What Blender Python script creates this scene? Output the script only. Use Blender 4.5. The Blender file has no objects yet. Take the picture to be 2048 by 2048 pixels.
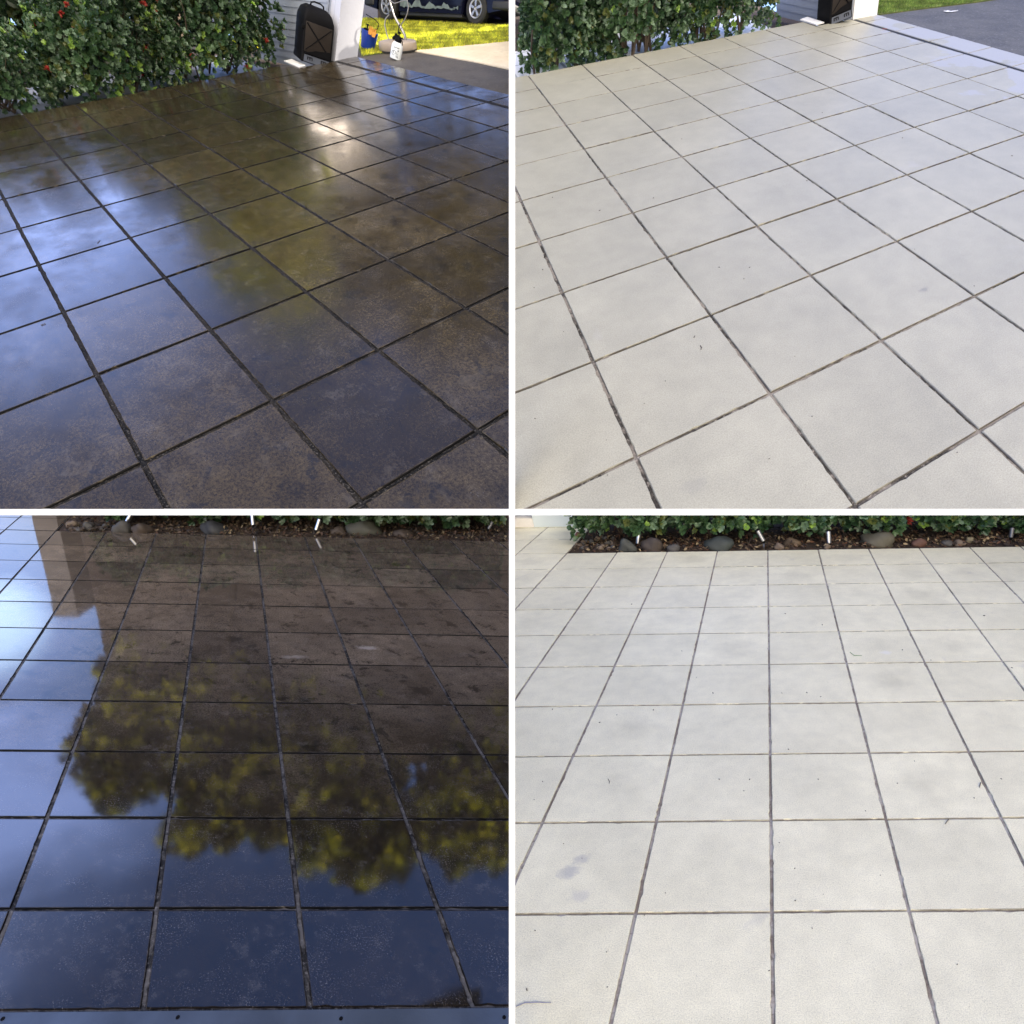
import bpy, bmesh, math, random
import numpy as np
from mathutils import Vector, Matrix
R = math.radians
sc = bpy.context.scene
C = sc.collection
rng = random.Random(7)

# ------------------------------------------------------------------ camera
PITCH = R(35.0)
FL = 1.1
cam_data = bpy.data.cameras.new('camera')
cam_data.sensor_width = 36.0
cam_data.lens = 18.0 * FL
cam_data.clip_start = 0.02
cam_data.clip_end = 1000
cam = bpy.data.objects.new('camera', cam_data)
C.objects.link(cam)
cam.rotation_euler = (R(90) - PITCH, 0, 0)
sc.camera = cam

# ------------------------------------------------------------------ sky, sun, exposure
SUN_AZ, SUN_EL = R(76), R(25)
world = bpy.data.worlds.new("World"); sc.world = world; world.use_nodes = True
wn, wl = world.node_tree.nodes, world.node_tree.links
sky = wn.new('ShaderNodeTexSky'); sky.sky_type = 'NISHITA'; sky.sun_disc = False
sky.sun_elevation = SUN_EL; sky.sun_rotation = SUN_AZ; sky.dust_density = 0.6; sky.ozone_density = 2.0
bg = wn['Background']; bg.inputs[1].default_value = 0.15
# broken cloud: noise on the direction, thicker towards the horizon on the left
tcw = wn.new('ShaderNodeTexCoord')
mapw = wn.new('ShaderNodeMapping'); mapw.inputs['Scale'].default_value = (1.0, 1.0, 2.2)
nz = wn.new('ShaderNodeTexNoise'); nz.inputs['Scale'].default_value = 2.6; nz.inputs['Detail'].default_value = 7
nz.inputs['Roughness'].default_value = 0.55
rp = wn.new('ShaderNodeValToRGB'); rp.color_ramp.elements[0].position = 0.50; rp.color_ramp.elements[1].position = 0.72
wl.new(tcw.outputs['Generated'], mapw.inputs['Vector']); wl.new(mapw.outputs[0], nz.inputs['Vector'])
wl.new(nz.outputs['Fac'], rp.inputs[0])
def bank(az, el, width, amount):
    """a bank of bright cloud round one direction of the sky"""
    d = (math.cos(el) * math.sin(az), math.cos(el) * math.cos(az), math.sin(el))
    dp = wn.new('ShaderNodeVectorMath'); dp.operation = 'DOT_PRODUCT'; dp.inputs[1].default_value = d
    nm = wn.new('ShaderNodeVectorMath'); nm.operation = 'NORMALIZE'
    wl.new(tcw.outputs['Generated'], nm.inputs[0]); wl.new(nm.outputs[0], dp.inputs[0])
    mr = wn.new('ShaderNodeMapRange'); mr.interpolation_type = 'SMOOTHSTEP'
    mr.inputs['From Min'].default_value = math.cos(width); mr.inputs['From Max'].default_value = 1.0
    mr.inputs['To Max'].default_value = amount
    wl.new(dp.outputs['Value'], mr.inputs['Value'])
    return mr.outputs[0]
def wmath(op, a, b):
    m = wn.new('ShaderNodeMath'); m.operation = op
    for i, v in enumerate((a, b)):
        if isinstance(v, (int, float)): m.inputs[i].default_value = v
        else: wl.new(v, m.inputs[i])
    return m.outputs[0]
streak = wmath('ADD', 0.35, wmath('MULTIPLY', rp.outputs[0], 1.3))
b1 = wmath('MAXIMUM', bank(R(-44), R(8), R(13), 0.5), wmath('MAXIMUM', wmath('MULTIPLY', bank(R(-43), R(22), R(17), 0.85), streak), bank(R(6), R(16), R(16), 0.5)))
back = bank(R(165), R(38), R(88), 0.95)          # warm cloud added behind the viewer to offset the blue light
fac = wmath('MINIMUM', wmath('ADD', wmath('MULTIPLY', rp.outputs[0], 0.12), wmath('MAXIMUM', b1, back)), 1.0)
mixw = wn.new('ShaderNodeMix'); mixw.data_type = 'RGBA'
deep = wn.new('ShaderNodeVectorMath'); deep.operation = 'MULTIPLY'; deep.inputs[1].default_value = (0.42, 0.49, 0.72)
wl.new(sky.outputs[0], deep.inputs[0])
wl.new(fac, mixw.inputs['Factor']); wl.new(deep.outputs[0], mixw.inputs[6])
mixc = wn.new('ShaderNodeMix'); mixc.data_type = 'RGBA'; wl.new(back, mixc.inputs['Factor'])
mixc.inputs[6].default_value = (3.8, 5.3, 10.8, 1); mixc.inputs[7].default_value = (9.6, 8.3, 6.1, 1)
wl.new(mixc.outputs[2], mixw.inputs[7])
glow = bank(R(-17.0), R(23.8), R(4.4), 0.36)     # warm bright spot added for the glare on the dark wet slabs
mixg = wn.new('ShaderNodeMix'); mixg.data_type = 'RGBA'; wl.new(glow, mixg.inputs['Factor'])
wl.new(mixw.outputs[2], mixg.inputs[6]); mixg.inputs[7].default_value = (34, 27, 19, 1)
bright = bank(R(-41.0), R(9.5), R(4.5), 0.4)     # dazzling cloud low on the left
mixb = wn.new('ShaderNodeMix'); mixb.data_type = 'RGBA'; wl.new(bright, mixb.inputs['Factor'])
wl.new(mixg.outputs[2], mixb.inputs[6]); mixb.inputs[7].default_value = (13, 18, 24, 1)
wl.new(mixb.outputs[2], bg.inputs[0])

sd = bpy.data.lights.new('sun', 'SUN'); sd.energy = 4.0; sd.angle = R(0.6); sd.color = (1.0, 0.90, 0.74)
sun = bpy.data.objects.new('sun', sd); C.objects.link(sun)
SUN_DIR = Vector((math.cos(SUN_EL) * math.sin(SUN_AZ), math.cos(SUN_EL) * math.cos(SUN_AZ), math.sin(SUN_EL)))
sun.rotation_euler = SUN_DIR.to_track_quat('Z', 'Y').to_euler()

vs = sc.view_settings
vs.view_transform = 'Standard'; vs.look = 'None'; vs.exposure = 1.65; vs.gamma = 1.0; vs.use_curve_mapping = False
sc.cycles.max_bounces = 6; sc.cycles.diffuse_bounces = 3; sc.cycles.glossy_bounces = 3
sc.cycles.caustics_reflective = False; sc.cycles.caustics_refractive = False
sc.cycles.use_denoising = True

# ------------------------------------------------------------------ helpers: space
def cam2w(v):
    x, y, z = v
    return Vector((x, z * math.cos(PITCH) - y * math.sin(PITCH), -z * math.sin(PITCH) - y * math.cos(PITCH)))

class Yard:
    """one tiled yard: a plane with its paving lattice (i, j), its own up direction and a unit of length"""
    def __init__(s, name, H, height, vp):
        s.name = name
        H = np.array(H); Ki = np.diag([1 / FL, 1 / FL, 1.0])
        M = Ki @ H
        n = np.cross(M[:, 0], M[:, 1]); n /= np.linalg.norm(n)
        d = n @ M[:, 2]
        if d < 0: n, d = -n, -d
        s.H = H; s.Hi = np.linalg.inv(H)
        s.M = M * (height / d); s.height = height
        s.n = n                                  # points away from the camera (down)
        s.N = cam2w(-n)
        s.u = height / 1.55
        v = np.array([vp[0], vp[1], FL]); v /= np.linalg.norm(v)
        s.Uc = -v; s.U = cam2w(-v)
        s.X = (Vector((1, 0, 0)) - s.U * s.U.x).normalized()
        s.Y = s.U.cross(s.X)                      # away from the camera
        s.tile = Vector(cam2w(s.M[:, 0])).length
    def P(s, i, j, h=0.0):
        return cam2w(s.M @ np.array([i, j, 1.0])) + s.N * h
    def unit(s, px, py):
        return (px / 1024 - 1, py / 1024 - 1)
    def ij(s, px, py):
        x, y = s.unit(px, py)
        p = s.Hi @ np.array([x, y, 1.0])
        return p[0] / p[2], p[1] / p[2]
    def on(s, px, py, h=0.0):
        i, j = s.ij(px, py)
        return s.P(i, j, h)
    def scales(s, px, py):
        """world length of one photo pixel across and up at this spot"""
        x, y = s.unit(px, py)
        p = s.on(px, py)
        z = p.y * math.cos(PITCH) - p.z * math.sin(PITCH)
        m = z / FL / 1024
        k = abs(s.Uc[1] - (y / FL) * s.Uc[2])
        return m, m / k

TL = Yard('TL', [[0.0911692881333125, 0.11479134214983752, -1.0168626705752433], [-0.06644726917460776, 0.10240872416657544, -0.6579495472046334], [0.05147129191686608, -0.09079852091724, 1.0]], 1.0, (-0.577, 1.31))
TR = Yard('TR', [[0.1448056844647564, 0.02427550236808754, -0.03398313224085662], [-0.0686114112801322, 0.1123047700597172, -0.7230066840298474], [0.048069610490531704, -0.09001438265737823, 1.0]], 1.0, (0.466, 1.03))
BL = Yard('BL', [[0.27614576584311384, -0.10385417646646816, -0.9777134079025827], [0.007121254304617411, -0.06552375282852302, 0.7758603554013515], [0.009918510709691228, 0.1903467789874021, 1.0]], 8.5, (-0.55, 1.94))
BR = Yard('BR', [[0.26537225686323307, 0.09400982758304732, 0.24145741725393238], [-0.004053926758059452, -0.06413528383356933, 0.7839576305708339], [-0.002142972713773083, 0.19014416777488088, 1.0]], 8.5, (0.526, 1.945))
KL = 8.5 / 6.0          # the lower yards' own scale for sizes given in metres
KU = 1.0 / 1.2

# ------------------------------------------------------------------ helpers: materials
def mat(name, base=(0.5, 0.5, 0.5), rough=0.6, spec=0.5, metal=0.0, var=0.12, scale=8.0, bump=0.0, bscale=40.0, attr=None, coat=0.0, trans=0.0):
    m = bpy.data.materials.new(name); m.use_nodes = True
    n, l = m.node_tree.nodes, m.node_tree.links
    b = n['Principled BSDF']
    b.inputs['Roughness'].default_value = rough; b.inputs['Metallic'].default_value = metal
    b.inputs['Specular IOR Level'].default_value = spec
    b.inputs['Coat Weight'].default_value = coat
    tc = n.new('ShaderNodeTexCoord')
    no = n.new('ShaderNodeTexNoise'); no.inputs['Scale'].default_value = scale; no.inputs['Detail'].default_value = 5
    l.new(tc.outputs['Object'], no.inputs['Vector'])
    mr = n.new('ShaderNodeMapRange'); mr.inputs['From Min'].default_value = 0.3; mr.inputs['From Max'].default_value = 0.7
    mr.inputs['To Min'].default_value = 1 - var; mr.inputs['To Max'].default_value = 1 + var
    l.new(no.outputs['Fac'], mr.inputs['Value'])
    vm = n.new('ShaderNodeVectorMath'); vm.operation = 'MULTIPLY'
    if attr:
        at = n.new('ShaderNodeAttribute'); at.attribute_name = attr
        l.new(at.outputs['Color'], vm.inputs[0])
    else:
        vm.inputs[0].default_value = base
    l.new(mr.outputs[0], vm.inputs[1])
    l.new(vm.outputs[0], b.inputs['Base Color'])
    if bump:
        nb = n.new('ShaderNodeTexNoise'); nb.inputs['Scale'].default_value = bscale; nb.inputs['Detail'].default_value = 4
        l.new(tc.outputs['Object'], nb.inputs['Vector'])
        bp = n.new('ShaderNodeBump'); bp.inputs['Strength'].default_value = bump; bp.inputs['Distance'].default_value = 0.01
        l.new(nb.outputs['Fac'], bp.inputs['Height']); l.new(bp.outputs[0], b.inputs['Normal'])
    return m

class NT:
    """small node-writing helper"""
    def __init__(s, name):
        s.m = bpy.data.materials.new(name); s.m.use_nodes = True
        s.n, s.l = s.m.node_tree.nodes, s.m.node_tree.links
        s.b = s.n['Principled BSDF']
    def put(s, sock, v):
        if isinstance(v, (int, float)): sock.default_value = v
        elif isinstance(v, tuple): sock.default_value = v + (1,) if len(sock.default_value) == 4 and len(v) == 3 else v
        else: s.l.new(v, sock)
    def math(s, op, a, b=0.0, c=0.0, clamp=False):
        m = s.n.new('ShaderNodeMath'); m.operation = op; m.use_clamp = clamp
        s.put(m.inputs[0], a); s.put(m.inputs[1], b); s.put(m.inputs[2], c)
        return m.outputs[0]
    def vmath(s, op, a, b=(0, 0, 0)):
        m = s.n.new('ShaderNodeVectorMath'); m.operation = op
        s.put(m.inputs[0], a); s.put(m.inputs[1], b)
        return m.outputs['Value'] if op in ('DOT_PRODUCT', 'LENGTH', 'DISTANCE') else m.outputs[0]
    def noise(s, vec, scale, detail=4, rough=0.5, dist=0.0):
        t = s.n.new('ShaderNodeTexNoise'); t.inputs['Scale'].default_value = scale
        t.inputs['Detail'].default_value = detail; t.inputs['Roughness'].default_value = rough
        t.inputs['Distortion'].default_value = dist
        s.l.new(vec, t.inputs['Vector']); return t.outputs['Fac']
    def vor(s, vec, scale, feature='F1'):
        t = s.n.new('ShaderNodeTexVoronoi'); t.inputs['Scale'].default_value = scale; t.feature = feature
        s.l.new(vec, t.inputs['Vector']); return t.outputs['Distance']
    def ramp(s, v, lo, hi, a=0.0, b=1.0):
        r = s.n.new('ShaderNodeMapRange'); r.interpolation_type = 'SMOOTHSTEP'
        for k, x in (('Value', v), ('From Min', lo), ('From Max', hi), ('To Min', a), ('To Max', b)): s.put(r.inputs[k], x)
        return r.outputs[0]
    def mix(s, f, a, b):
        m = s.n.new('ShaderNodeMix'); m.data_type = 'RGBA'
        s.put(m.inputs['Factor'], f); s.put(m.inputs[6], a); s.put(m.inputs[7], b)
        return m.outputs[2]
    def scale(s, col, v):
        m = s.n.new('ShaderNodeVectorMath'); m.operation = 'SCALE'
        s.put(m.inputs[0], col); s.put(m.inputs['Scale'], v)
        return m.outputs[0]
    def uv(s):
        t = s.n.new('ShaderNodeUVMap'); t.uv_map = 'UVMap'; return t.outputs[0]
    def bump(s, h, strength, dist):
        b = s.n.new('ShaderNodeBump'); b.inputs['Strength'].default_value = strength; b.inputs['Distance'].default_value = dist
        s.l.new(h, b.inputs['Height']); s.l.new(b.outputs[0], s.b.inputs['Normal'])

def tile_coords(t):
    uv = t.uv()
    sep = t.n.new('ShaderNodeSeparateXYZ'); t.l.new(uv, sep.inputs[0])
    fx = t.math('FRACT', sep.outputs[0]); fy = t.math('FRACT', sep.outputs[1])
    dx = t.math('MINIMUM', fx, t.math('SUBTRACT', 1.0, fx)); dy = t.math('MINIMUM', fy, t.math('SUBTRACT', 1.0, fy))
    edge = t.math('MINIMUM', dx, dy)
    fl = t.vmath('FLOOR', uv)
    wnz = t.n.new('ShaderNodeTexWhiteNoise'); wnz.noise_dimensions = '3D'; t.l.new(fl, wnz.inputs['Vector'])
    # centre distance
    cx = t.math('ABSOLUTE', t.math('SUBTRACT', fx, 0.5)); cy = t.math('ABSOLUTE', t.math('SUBTRACT', fy, 0.5))
    cen = t.math('SQRT', t.math('ADD', t.math('MULTIPLY', cx, cx), t.math('MULTIPLY', cy, cy)))
    return uv, edge, wnz.outputs['Value'], cen, wnz.outputs['Color']

def marks(t, uv, col, spots):
    for (i, j, ri, rj, c, amt) in spots:
        m = t.vmath('MULTIPLY', t.vmath('SUBTRACT', uv, (i, j, 0)), (1 / ri, 1 / rj, 0))
        d = t.math('ADD', t.vmath('LENGTH', m), t.math('MULTIPLY', t.noise(uv, 9.0, 5, 0.7), 1.6))
        col = t.mix(t.math('MULTIPLY', t.ramp(d, 1.55, 0.95), amt), col, c)
    return col

def dry_tile(name, base, dark_edge, centre, rough=0.55, patch=False, u=1.0, spots=()):
    t = NT(name)
    uv, edge, rnd, cen, rc = tile_coords(t)
    big = t.noise(uv, 0.9, 5, 0.6)
    mid = t.noise(uv, 5.0, 6, 0.65)
    fine = t.noise(uv, 110.0, 3, 0.7)
    v = t.math('MULTIPLY', t.ramp(big, 0.3, 0.7, 0.92, 1.05), t.ramp(mid, 0.3, 0.7, 0.94, 1.04))
    v = t.math('MULTIPLY', v, t.math('ADD', 0.95, t.math('MULTIPLY', rnd, 0.09)))
    v = t.math('MULTIPLY', v, t.ramp(fine, 0.25, 0.75, 0.78, 1.14))
    col = t.scale(base, v)
    # damp-looking grey clouds in the middle of some slabs
    wob = t.noise(uv, 2.3, 4, 0.6)
    cm = t.math('MULTIPLY', t.ramp(t.math('ADD', cen, t.math('MULTIPLY', wob, 0.75)), 0.80, 0.28, 0.0, 1.0),
                t.ramp(t.math('ADD', rnd, t.math('MULTIPLY', big, 0.3)), 0.55, 1.2, 0.05, 0.8))
    col = t.mix(t.math('MULTIPLY', cm, centre), col, t.scale(col, 0.72))
    # aggregate pits
    pit = t.vor(uv, 62.0)
    pm = t.math('MULTIPLY', t.ramp(pit, 0.16, 0.08), t.ramp(t.noise(uv, 17.0, 2), 0.42, 0.56))
    col = t.mix(t.math('MULTIPLY', pm, 0.75), col, (0.12, 0.105, 0.09))
    # dirt along the arrises
    en = t.noise(uv, 9.0, 6, 0.75)
    em = t.math('MULTIPLY', t.ramp(t.math('ADD', edge, t.math('MULTIPLY', en, 0.035)), 0.036, 0.024), t.math('MULTIPLY', t.ramp(t.noise(uv, 3.3, 4, 0.7), 0.44, 0.62), dark_edge))
    col = t.mix(em, col, (0.13, 0.12, 0.12))
    # the broken, soiled arris itself
    col = t.mix(t.math('MULTIPLY', t.ramp(edge, 0.0145, 0.0105), t.ramp(t.noise(uv, 2.6, 4, 0.6), 0.36, 0.56, 0.30 + 0.2 * dark_edge, 0.55 + 0.45 * dark_edge)), col, (0.075, 0.065, 0.055))
    # stains
    st = t.math('MULTIPLY', t.ramp(t.noise(uv, 1.7, 3, 0.5, 0.6), 0.68, 0.76), 0.25)
    col = t.mix(st, col, (0.36, 0.35, 0.36))
    if patch:
        sep = t.n.new('ShaderNodeSeparateXYZ'); t.l.new(uv, sep.inputs[0])
        far = t.math('ADD', sep.outputs[0], t.math('MULTIPLY', sep.outputs[1], 0.22))
        pn = t.noise(uv, 1.3, 4, 0.5)
        pf = t.math('MULTIPLY', 0.9, t.ramp(t.math('ADD', far, t.math('MULTIPLY', pn, 4.2)), 9.95, 10.10))
        col = t.mix(pf, col, (0.31, 0.31, 0.315))
    col = marks(t, uv, col, spots)
    t.put(t.b.inputs['Base Color'], col)
    t.b.inputs['Roughness'].default_value = rough
    t.b.inputs['Specular IOR Level'].default_value = 0.5
    h = t.math('ADD', fine, t.math('MULTIPLY', pm, -1.2))
    t.bump(h, 0.35, 0.0025 * u)
    return t.m

def wet_tile(name, dark, light, rlo, rhi, ior, crust, mould, u=1.0, specks=0.30, tint=(0.35, 0.33, 0.28), grain=0.3, wave=0.0, fade=False, spots=()):
    t = NT(name)
    uv, edge, rnd, cen, rc = tile_coords(t)
    big = t.noise(uv, 1.1, 6, 0.62)
    mid = t.noise(uv, 6.0, 7, 0.7)
    fine = t.noise(uv, 120.0, 3, 0.75)
    spk = t.noise(uv, 45.0, 4, 0.8)
    f = t.math('MULTIPLY', t.ramp(big, 0.32, 0.68, 0.5, 1.0), t.ramp(mid, 0.35, 0.65, 0.6, 1.0))
    f = t.math('MULTIPLY', f, t.math('ADD', 0.35, t.math('MULTIPLY', rnd, 0.75)))
    f = t.math('MULTIPLY', f, t.ramp(spk, 0.35, 0.68, 0.35, 1.25))
    col = t.mix(f, dark, light)
    col = t.scale(col, t.ramp(fine, 0.25, 0.75, 0.55, 1.45))
    if fade:      # slabs grow darker towards the near end and lighter towards the far end
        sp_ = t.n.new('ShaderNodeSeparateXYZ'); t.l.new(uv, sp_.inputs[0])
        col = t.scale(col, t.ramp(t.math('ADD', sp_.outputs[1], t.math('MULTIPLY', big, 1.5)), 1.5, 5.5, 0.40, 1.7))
    # black mould
    mn = t.noise(uv, 3.1, 7, 0.72, 0.4)
    mm = t.math('MULTIPLY', t.ramp(mn, 0.54, 0.66), mould)
    col = t.mix(mm, col, (0.012, 0.011, 0.010))
    bl_ = t.math('MULTIPLY', t.ramp(t.noise(uv, 7.0, 7, 0.75), 0.48, 0.68), t.ramp(t.noise(uv, 1.6, 3, 0.5), 0.42, 0.6))
    col = t.mix(t.math('MULTIPLY', bl_, 0.10), col, tint)
    # pale scale: specks in loose clouds
    sp = t.math('MULTIPLY', t.ramp(t.noise(uv, 75.0, 3, 0.8), 0.56, 0.68), t.ramp(t.noise(uv, 2.7, 6, 0.7, 0.3), 0.46, 0.62))
    col = t.mix(t.math('MULTIPLY', sp, specks), col, tint)
    # crust along the arrises
    en = t.noise(uv, 14.0, 6, 0.8)
    em = t.math('MULTIPLY', t.ramp(t.math('ADD', edge, t.math('MULTIPLY', en, 0.022)), 0.034, 0.022), t.math('MULTIPLY', t.ramp(t.noise(uv, 5.0, 4, 0.7), 0.42, 0.6), crust))
    col = t.mix(em, col, tint)
    col = marks(t, uv, col, spots)
    col = t.mix(t.ramp(edge, 0.0185, 0.0155), col, (0.006, 0.006, 0.006))
    t.put(t.b.inputs['Specular IOR Level'], t.ramp(edge, 0.018, 0.025, 0.03, 0.5))
    t.put(t.b.inputs['Base Color'], col)
    rgh = t.math('ADD', t.ramp(t.noise(uv, 1.9, 5, 0.6), 0.3, 0.7, rlo, rhi), t.math('MULTIPLY', sp, 0.2))
    t.put(t.b.inputs['Roughness'], rgh)
    t.b.inputs['IOR'].default_value = ior
    h = t.math('ADD', t.math('MULTIPLY', fine, grain), t.math('MULTIPLY', t.noise(uv, 3.0, 3), wave))
    t.bump(h, 0.5, 0.002 * u)
    return t.m

def joint_mat(name, a, b, c, rough=0.8, scale=7.0):
    t = NT(name)
    uv = t.uv()
    n1 = t.noise(uv, scale, 6, 0.75); n2 = t.noise(uv, scale * 9, 4, 0.7)
    n3 = t.noise(uv, 0.9, 3, 0.6)
    col = t.mix(t.ramp(t.math('ADD', n1, t.math('MULTIPLY', t.math('SUBTRACT', n3, 0.5), 0.5)), 0.42, 0.58), a, b)
    col = t.mix(t.ramp(n2, 0.5, 0.75), col, c)
    t.put(t.b.inputs['Base Color'], col); t.b.inputs['Roughness'].default_value = rough
    t.b.inputs['Specular IOR Level'].default_value = 0.12
    t.bump(n2, 0.6, 0.004)
    return t.m

# ------------------------------------------------------------------ helpers: mesh
def put(name, verts, faces, material, parent=None, smooth=False, uvs=None, cols=None, matrix=None):
    me = bpy.data.meshes.new(name)
    me.from_pydata([tuple(v) for v in verts], [], faces)
    me.materials.append(material)
    if uvs is not None:
        lay = me.uv_layers.new(name='UVMap')
        idx = np.empty(len(me.loops), dtype=np.int32); me.loops.foreach_get('vertex_index', idx)
        lay.data.foreach_set('uv', np.asarray(uvs, dtype=np.float32)[idx].ravel())
    if cols is not None:
        ca = me.color_attributes.new('tint', 'FLOAT_COLOR', 'POINT')
        ca.data.foreach_set('color', np.asarray(cols, dtype=np.float32).ravel())
    if smooth: me.polygons.foreach_set('use_smooth', [True] * len(me.polygons))
    me.update()
    o = bpy.data.objects.new(name, me); C.objects.link(o)
    if parent is not None: o.parent = parent
    return o

def tag(o, label=None, cat=None, group=None, kind=None):
    if label: o['label'] = label
    if cat: o['category'] = cat
    if group: o['group'] = group
    if kind: o['kind'] = kind
    return o

def thing(name, p, label, cat, group=None, X=None, Y=None, Z=None):
    o = bpy.data.objects.new(name, None); C.objects.link(o); o.empty_display_size = 0.05
    M = Matrix.Identity(4)
    if X is not None:
        for c, v in enumerate((X, Y, Z)):
            for r in range(3): M[r][c] = v[r]
    M.translation = p
    o.matrix_world = M
    return tag(o, label, cat, group)

class MB:
    def __init__(s): s.v = []; s.f = []
    def add(s, v, f):
        k = len(s.v); s.v += [Vector(p) for p in v]; s.f += [tuple(i + k for i in q) for q in f]; return s
    def box(s, x0, x1, y0, y1, z0, z1, b=0.0):
        if b <= 0:
            s.add([(x, y, z) for z in (z0, z1) for y in (y0, y1) for x in (x0, x1)],
                  [(0, 2, 3, 1), (4, 5, 7, 6), (0, 1, 5, 4), (2, 6, 7, 3), (0, 4, 6, 2), (1, 3, 7, 5)])
        else:
            bm = bmesh.new(); bmesh.ops.create_cube(bm, size=1)
            for v in bm.verts:
                v.co = Vector(((x0 + x1) / 2 + v.co.x * (x1 - x0), (y0 + y1) / 2 + v.co.y * (y1 - y0), (z0 + z1) / 2 + v.co.z * (z1 - z0)))
            bmesh.ops.bevel(bm, geom=bm.edges[:], offset=b, segments=3, affect='EDGES', profile=0.5)
            s.bm(bm)
        return s
    def bm(s, bm):
        bm.verts.ensure_lookup_table(); bm.verts.index_update()
        s.add([v.co.copy() for v in bm.verts], [tuple(v.index for v in f.verts) for f in bm.faces]); bm.free(); return s
    def loft(s, rings, close=True, cap=True):
        k = len(s.v); n = len(rings[0])
        for r in rings: s.v += [Vector(p) for p in r]
        for a in range(len(rings) - 1):
            for i in range(n if close else n - 1):
                j = (i + 1) % n
                s.f.append((k + a * n + i, k + a * n + j, k + (a + 1) * n + j, k + (a + 1) * n + i))
        if cap:
            s.f.append(tuple(k + i for i in reversed(range(n))))
            s.f.append(tuple(k + (len(rings) - 1) * n + i for i in range(n)))
        return s
    def tube(s, pts, rad, n=8):
        pts = [Vector(p) for p in pts]
        if isinstance(rad, (int, float)): rad = [rad] * len(pts)
        rings = []
        prev = None
        for i, p in enumerate(pts):
            d = (pts[min(i + 1, len(pts) - 1)] - pts[max(i - 1, 0)]).normalized()
            a = prev if prev is not None else (Vector((0, 0, 1)) if abs(d.z) < 0.9 else Vector((1, 0, 0)))
            x = (a - d * a.dot(d)).normalized(); prev = x
            y = d.cross(x)
            rings.append([p + (x * math.cos(t) + y * math.sin(t)) * rad[i] for t in [2 * math.pi * k / n for k in range(n)]])
        return s.loft(rings)
    def lathe(s, prof, c=(0, 0, 0), n=24, axis='z', sx=1, sy=1):
        rings = []
        for r, h in prof:
            ring = []
            for k in range(n):
                t = 2 * math.pi * k / n
                a, b = r * math.cos(t) * sx, r * math.sin(t) * sy
                if axis == 'z': p = (c[0] + a, c[1] + b, c[2] + h)
                elif axis == 'y': p = (c[0] + a, c[1] - h, c[2] + b)
                else: p = (c[0] + h, c[1] + a, c[2] + b)
                ring.append(p)
            rings.append(ring)
        return s.loft(rings)
    def prism(s, poly, y0, y1):
        """polygon in x,z, from y0 to y1"""
        n = len(poly)
        return s.add([(x, y0, z) for x, z in poly] + [(x, y1, z) for x, z in poly],
                     [tuple(range(n)), tuple(range(2 * n - 1, n - 1, -1))] + [(i, i + n, (i + 1) % n + n, (i + 1) % n) for i in range(n)])
    def out(s, name, m, parent=None, smooth=False, k=(1, 1, 1)):
        v = [(p.x * k[0], p.y * k[1], p.z * k[2]) for p in s.v]
        o = put(name, v, s.f, m, parent, smooth)
        bm = bmesh.new(); bm.from_mesh(o.data); bmesh.ops.recalc_face_normals(bm, faces=bm.faces); bm.to_mesh(o.data); bm.free()
        if smooth:
            try: o.data.set_sharp_from_angle(angle=R(38))
            except Exception: pass
        return o

def clip(o, planes):
    bm = bmesh.new(); bm.from_mesh(o.data)
    for co, no in planes:
        bmesh.ops.bisect_plane(bm, geom=bm.verts[:] + bm.edges[:] + bm.faces[:], plane_co=co, plane_no=no, clear_outer=True, clear_inner=False)
    bm.to_mesh(o.data); bm.free()

G = 0.0057
def side_plane(sign):      # clears the far side of the collage border
    return (Vector((0, 0, 0)), cam2w((sign * 1.0, 0, G * 1.0 / FL)).normalized())
LOWCUT = (Vector((0, 0, 0)), cam2w((0, 1.0, G / FL)).normalized())
CUT = {'TL': [side_plane(1), LOWCUT], 'TR': [side_plane(-1), LOWCUT], 'BL': [side_plane(1)], 'BR': [side_plane(-1)]}

def own_side(yd, p, margin=0.0):
    co, no = CUT[yd.name][0]
    return (p - co).dot(no) < -margin

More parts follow.
